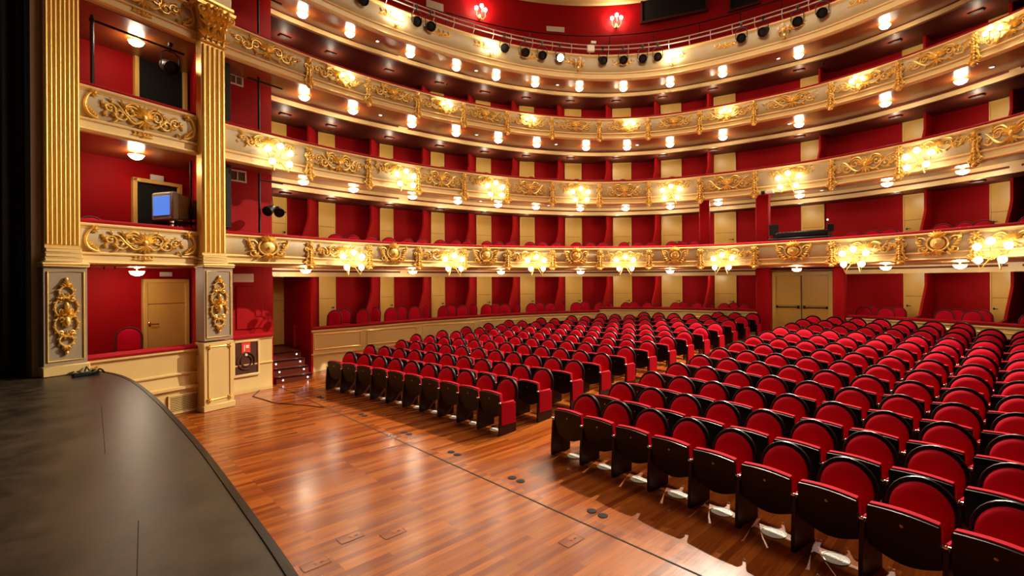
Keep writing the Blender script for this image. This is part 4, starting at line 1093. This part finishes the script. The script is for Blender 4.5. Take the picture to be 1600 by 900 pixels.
# vents, sign and speakers on the bay
def grille(px0, px1, py0, py1, label):
    c, n, w, zb, zt = bay_frame(px0, px1, py0, py1, CA); h = zt - zb
    t = thing('air_vent', label, 'air vent', (0, 0, 0), 0, 'vents on the red bay'); t.matrix_local = face(c, n, zb)
    g = MB()
    for s in (-1, 1): g.box((s * (w / 2 - .015), -.015, h / 2), (.035, .03, h))
    for z in (0, h): g.box((0, -.015, z), (w, .03, .035))
    g.box((0, -.015, h / 2), (.02, .03, h)); g.build('frame', 'white', t)
    g = MB(); k = 10
    for i in range(k): g.box((-w / 2 + .03 + (w - .06) * (i + .5) / k, -.008, h / 2), (.015, .012, h - .03))
    g.build('slats', 'grille', t)
    MB().box((0, -.001, h / 2), (w, .004, h)).build('shadow_gap', 'legwood', t)
grille(358, 381, 118, 132, 'white framed air vent on the red bay at second box level')
grille(357, 385, 267, 283, 'white framed air vent on the red bay above the first rail')
c, n, w, zb, zt = bay_frame(359, 391, 428, 441, CA)
t = thing('wall_sign', 'white rectangular light box on the ground-level red bay', 'sign'); t.matrix_local = face(c, n, zb, .10)
MB().box((0, -.03, (zt - zb) / 2), (w, .06, zt - zb), bev=.01).build('panel', 'white', t); MB().box((0, .035, (zt - zb) / 2), (w * .5, .08, .05)).build('mount', 'grille', t)
c, n, w, zb, zt = bay_frame(363, 415, 452, 522, CA)
t = thing('wall_panel', 'plain red framed panel on the ground-level bay above the hose niche', 'panel'); t.matrix_local = face(c, n, 1.40)
MB().box((0, -.012, .55), (w * .8, .024, 1.0), bev=.01).build('panel', 'red_wall', t)
CS = C2.off(.25)
for (z0_, z1_, lab) in ((5.95, 7.2, 'tall black column speaker at upper level beside the capital pilaster'), (3.7, 5.05, 'tall black column speaker at first box level beside the pilaster')):
    p = CS.at(CS.hit(354))[0]
    t = thing('column_speaker', lab, 'speaker', (p.x, p.y, z0_), math.atan2(UU.y, UU.x), 'column speakers beside the pilaster')
    MB().box((0, 0, (z1_ - z0_) / 2), (.14, .16, z1_ - z0_), bev=.015).build('cabinet', 'black', t); MB().box((0, -.085, (z1_ - z0_) / 2), (.11, .012, (z1_ - z0_) * .94), bev=.004).build('front_grille', 'blackcloth', t)
    MB().box((0, .12, (z1_ - z0_) * .5), (.05, .10, .12)).build('mount', 'black', t); MB().box((0, 0, (RAIL[2] if z0_ > 5 else RAIL[1]) + .065 - z0_ + (z0_ - (RAIL[2] if z0_ > 5 else RAIL[1]) - .065) / 2), (.03, .03, z0_ - (RAIL[2] if z0_ > 5 else RAIL[1]) - .06)).build('foot', 'black', t)
# lighting poles on the rails of the bay
def light_pole(px, zr, z1, label, lamps):
    cv = C2.off(.34); p, n, t_ = cv.at(cv.hit(px))
    t = thing('lighting_pole', label, 'lighting pole'); t.matrix_local = face(p, n, zr)
    MB().tube([(0, 0, 0), (0, 0, z1 - zr)], .026, 8).build('upright', 'black', t)
    MB().tube([(-.25 if not lamps else 0, -.02, z1 - zr - (.10 if not lamps else .16)), (.55, -.02, z1 - zr - (.10 if not lamps else .16))], .018, 7).build('cross_arm', 'black', t)
    if lamps:
        MB().tube([(.05, -.03, .62), (.62, -.03, .62)], .016, 7).build('lower_arm', 'black', t)
        for i, x in enumerate((.16, .42)):
            b = inst('lamp_head', SB, t, Matrix.Translation((x, -.08, .60)) @ Matrix.Rotation(R(-60 + 40 * i), 4, 'Z')); inst('lens', SLOFF, b)
        g = MB(); g.tube([(.30, -.02, 1.12), (.26, -.06, .95), (.30, -.04, .70)], .008, 5); g.build('cable', 'black', t)
    MB().box((0, 0, .05), (.12, .12, .02)).build('base_plate', 'black', t)
    return t
light_pole(406, RAIL[1] - .0 + .02, 5.02, 'black lighting pole with two lamps standing at the first balcony end', True)
light_pole(406, RAIL[2] + .02, 7.2, 'bare black lighting pole standing at the second balcony end', False)
light_pole(406, RAIL[3] + .02, 9.2, 'bare black lighting pole standing at the third balcony end', False)

# ------------------------------------------------------------------ stairs beside the first ground box
st = thing('stairs', 'short dark wooden stairs with lit steps left of the cream box front', 'stairs')
ya, yb = -1.25, -.36
for i in range(4):
    x1 = -7.15 - .26 * i; z1 = .17 * (i + 1)
    s = MB().box(((x1 - 9.35) / 2, (ya + yb) / 2, z1 - .085), (x1 + 9.35, yb - ya, .17), bev=.006).build('step', 'stairwood', st)
    g = MB().box((x1 + .004, (ya + yb) / 2, z1 - .012), (.03, yb - ya, .024), bev=.005); g.build('nosing', 'darkwood', s)
    l = MB()
    for y in (ya + .16, yb - .12): l.lathe([(.018, 0), (.018, .008), (.01, .012)], 10, Matrix.Translation((x1, y, z1 - .085)) @ Matrix.Rotation(PI / 2, 4, 'Y'))
    l.build('step_light', 'steplamp', s)
struct(MB().box((-8.5, ya - .15, 1.35), (3.0, .08, 2.7)).build('wall_stairs', 'red_wall'))

# ------------------------------------------------------------------ stage
EDGE = catmull([(-4.9, -4.82), (-4.5, -4.66), (-3.9, -4.52), (-3.0, -4.43), (-1.5, -4.38), (.6, -4.38), (2.2, -4.43), (3.3, -4.48), (4.4, -4.58), (5.4, -4.74), (6.5, -5.0), (7.5, -5.4)], 6)
stg = thing('stage_platform', 'worn black stage floor with curved front edge', 'stage')
n = len(EDGE); vs = [(p.x, p.y, 1.10) for p in EDGE] + [(8.5, -11, 1.10), (-9.0, -11, 1.10), (-9.0, -6.6, 1.10)] + [(*(on_line(46, .35) + Vector((0, -.02))), 1.10), (*on_line(60, .06), 1.10), (*on_line(131, .06), 1.10)]; m_ = len(vs)
vs2 = vs + [(x, y, 1.02) for x, y, z in vs]
fs = [tuple(range(m_)), tuple(range(m_, 2 * m_))[::-1]] + [(i, (i + 1) % m_, m_ + (i + 1) % m_, m_ + i) for i in range(m_)]
MB().add(vs2, fs).build('deck', 'stage', stg, smooth=False)
ec = Curve(EDGE)
ep = [(p, -nn) for p, nn in ec.path()]      # outward to the hall
MB().sweep([(p, Vector((-q.x, -q.y)) * -1) for p, q in ep], [(-.03, 1.095), (-.025, 1.108), (.018, 1.108), (.025, 1.10), (.025, 1.0), (-.03, 1.0)]).build('edge_nosing', 'darkwood', stg)
MB().sweep(ep, [(.02, 1.02), (.02, 0), (-.04, 0), (-.04, 1.02)]).build('stage_front', 'blackcloth', stg)
MB().sweep(ep, [(.03, .90), (.03, .985), (.075, .985), (.075, .90)]).build('lower_ledge', 'legwood', stg)
b_ = thing('edge_block', 'small brown block on the front edge of the stage at lower centre', 'block')
q = ec.at(ec.hit(462)); b_.matrix_local = face(q[0], q[1] * -1, .0)
b_.location = (q[0].x, q[0].y + .12, 0); b_.rotation_euler = (0, 0, 0)
MB().box((0, 0, .50), (.28, .12, 1.0), bev=.01).build('body', 'legwood', b_); MB().box((0, 0, 1.01), (.26, .10, .02), bev=.004).build('cap', 'stairwood', b_)
# seams between stage boards
g = MB()
for x0, y0, x1, y1 in ((-1.75, -4.9, .35, -5.0), (2.0, -4.95, 4.2, -5.2)):
    g.box(((x0 + x1) / 2, (y0 + y1) / 2, 1.1006), (math.hypot(x1 - x0, y1 - y0), .005, .0012), math.atan2(y1 - y0, x1 - x0))
g.build('board_seam', 'void', stg)
# cable and power strip at the pilaster foot
def stage_pt(px, py):
    b = bearing(px); Yd = FOC * (CAMZ - 1.10) / (py - (HOR + TILT * (px - 800))); return (CAMX + b[0] * Yd, CAMY + b[1] * Yd)
x, y = stage_pt(133, 587)
t = thing('power_strip', 'black power strip lying on the stage below the left pilaster', 'power strip', (x, y, 1.10), math.atan2(UU.y, UU.x))
MB().box((0, 0, .03), (.34, .08, .06), bev=.012).build('case', 'black', t)
g = MB()
for i in range(4): g.lathe([(.025, 0), (.025, .004), (.004, .004)], 10, Matrix.Translation((-.12 + .08 * i, 0, .06)))
g.build('outlets', 'greycase', t)
P = []
for i in range(46):
    px = 6 + 156 * i / 45; X, Y = stage_pt(px, 584 + 2.0 * math.sin(i * 1.3)); P.append((X, Y, 1.118 + .012 * (1 + math.sin(i * 2.1)) + (.03 if i > 36 else 0) * (1 + math.sin(i * 1.9))))
tag(MB().tube(P, .014, 6).build('cable', 'black'), 'black cable snaking along the stage below the left pilaster', 'cable')

# ------------------------------------------------------------------ lights: added fills in the boxes and over the hall, stage lights on the top rail
for T in range(4):
    for j, (a, b) in enumerate(DOORS):
        if T == 0 and j in (0, 10): continue
        u = CW.hit((a + b) / 2 - 12)
        if u is None: continue
        p, n, t_ = CW.at(u); z = HEAD[T + 1][0] + .08; q = p + n * .95
        bl = thing('box_ceiling_lamp', f'small flush lamp in {ORD[j]} box ceiling from left, {["ground floor", "lowest balcony", "second balcony", "third balcony"][T]}', 'lamp', (q.x, q.y, z + .04), math.atan2(t_.y, t_.x), 'flush lamps in the boxes')
        MB().box((0, 0, -.02), (.30, .16, .04), bev=.01).build('lamp_case', 'boxceil', bl); MB().box((0, 0, -.042), (.26, .12, .008)).build('diffuser', 'void', bl)
        l = bpy.data.lights.new('box_fill_light', 'POINT'); l.energy = BOXW[T]; l.color = (1, .86, .60); l.shadow_soft_size = .05  # fill added to brighten the box walls and doors; the plate above is unlit
        o = bpy.data.objects.new('box_fill_light', l); COL.objects.link(o); o.location = (q.x, q.y, z - .14)
w_ = bpy.data.worlds.new('world'); SC.world = w_; w_.use_nodes = True
w_.node_tree.nodes['Background'].inputs['Color'].default_value = (1, .75, .5, 1); w_.node_tree.nodes['Background'].inputs['Strength'].default_value = .015
def area(loc, size, power, col, tgt=None):
    l = bpy.data.lights.new('hall_fill_light', 'AREA'); l.shape = 'DISK'; l.size = size; l.energy = power; l.color = col
    o = bpy.data.objects.new('hall_fill_light', l); COL.objects.link(o); o.location = loc
    if tgt: o.rotation_euler = (Vector(tgt) - Vector(loc)).to_track_quat('-Z', 'Y').to_euler()
    return o
area((1, 4.5, 13.6), 4, 650, (1, .84, .62))  # added overhead fill for the whole hall, no fixture
def spot(loc, tgt, power, ang, col=(1, .88, .70), r=.12):
    l = bpy.data.lights.new('rail_spot', 'SPOT'); l.energy = power; l.spot_size = R(ang); l.spot_blend = .5; l.color = col; l.shadow_soft_size = r
    o = bpy.data.objects.new('rail_spot', l); COL.objects.link(o); o.location = loc
    o.rotation_euler = (Vector(tgt) - Vector(loc)).to_track_quat('-Z', 'Y').to_euler()
spot((-.9, 9.72, 9.8), (.8, 1.0, 0), 11000, 92, r=.07)
spot((2.6, 10.0, 9.8), (2.0, 3.0, 0), 4000, 70, r=.07)
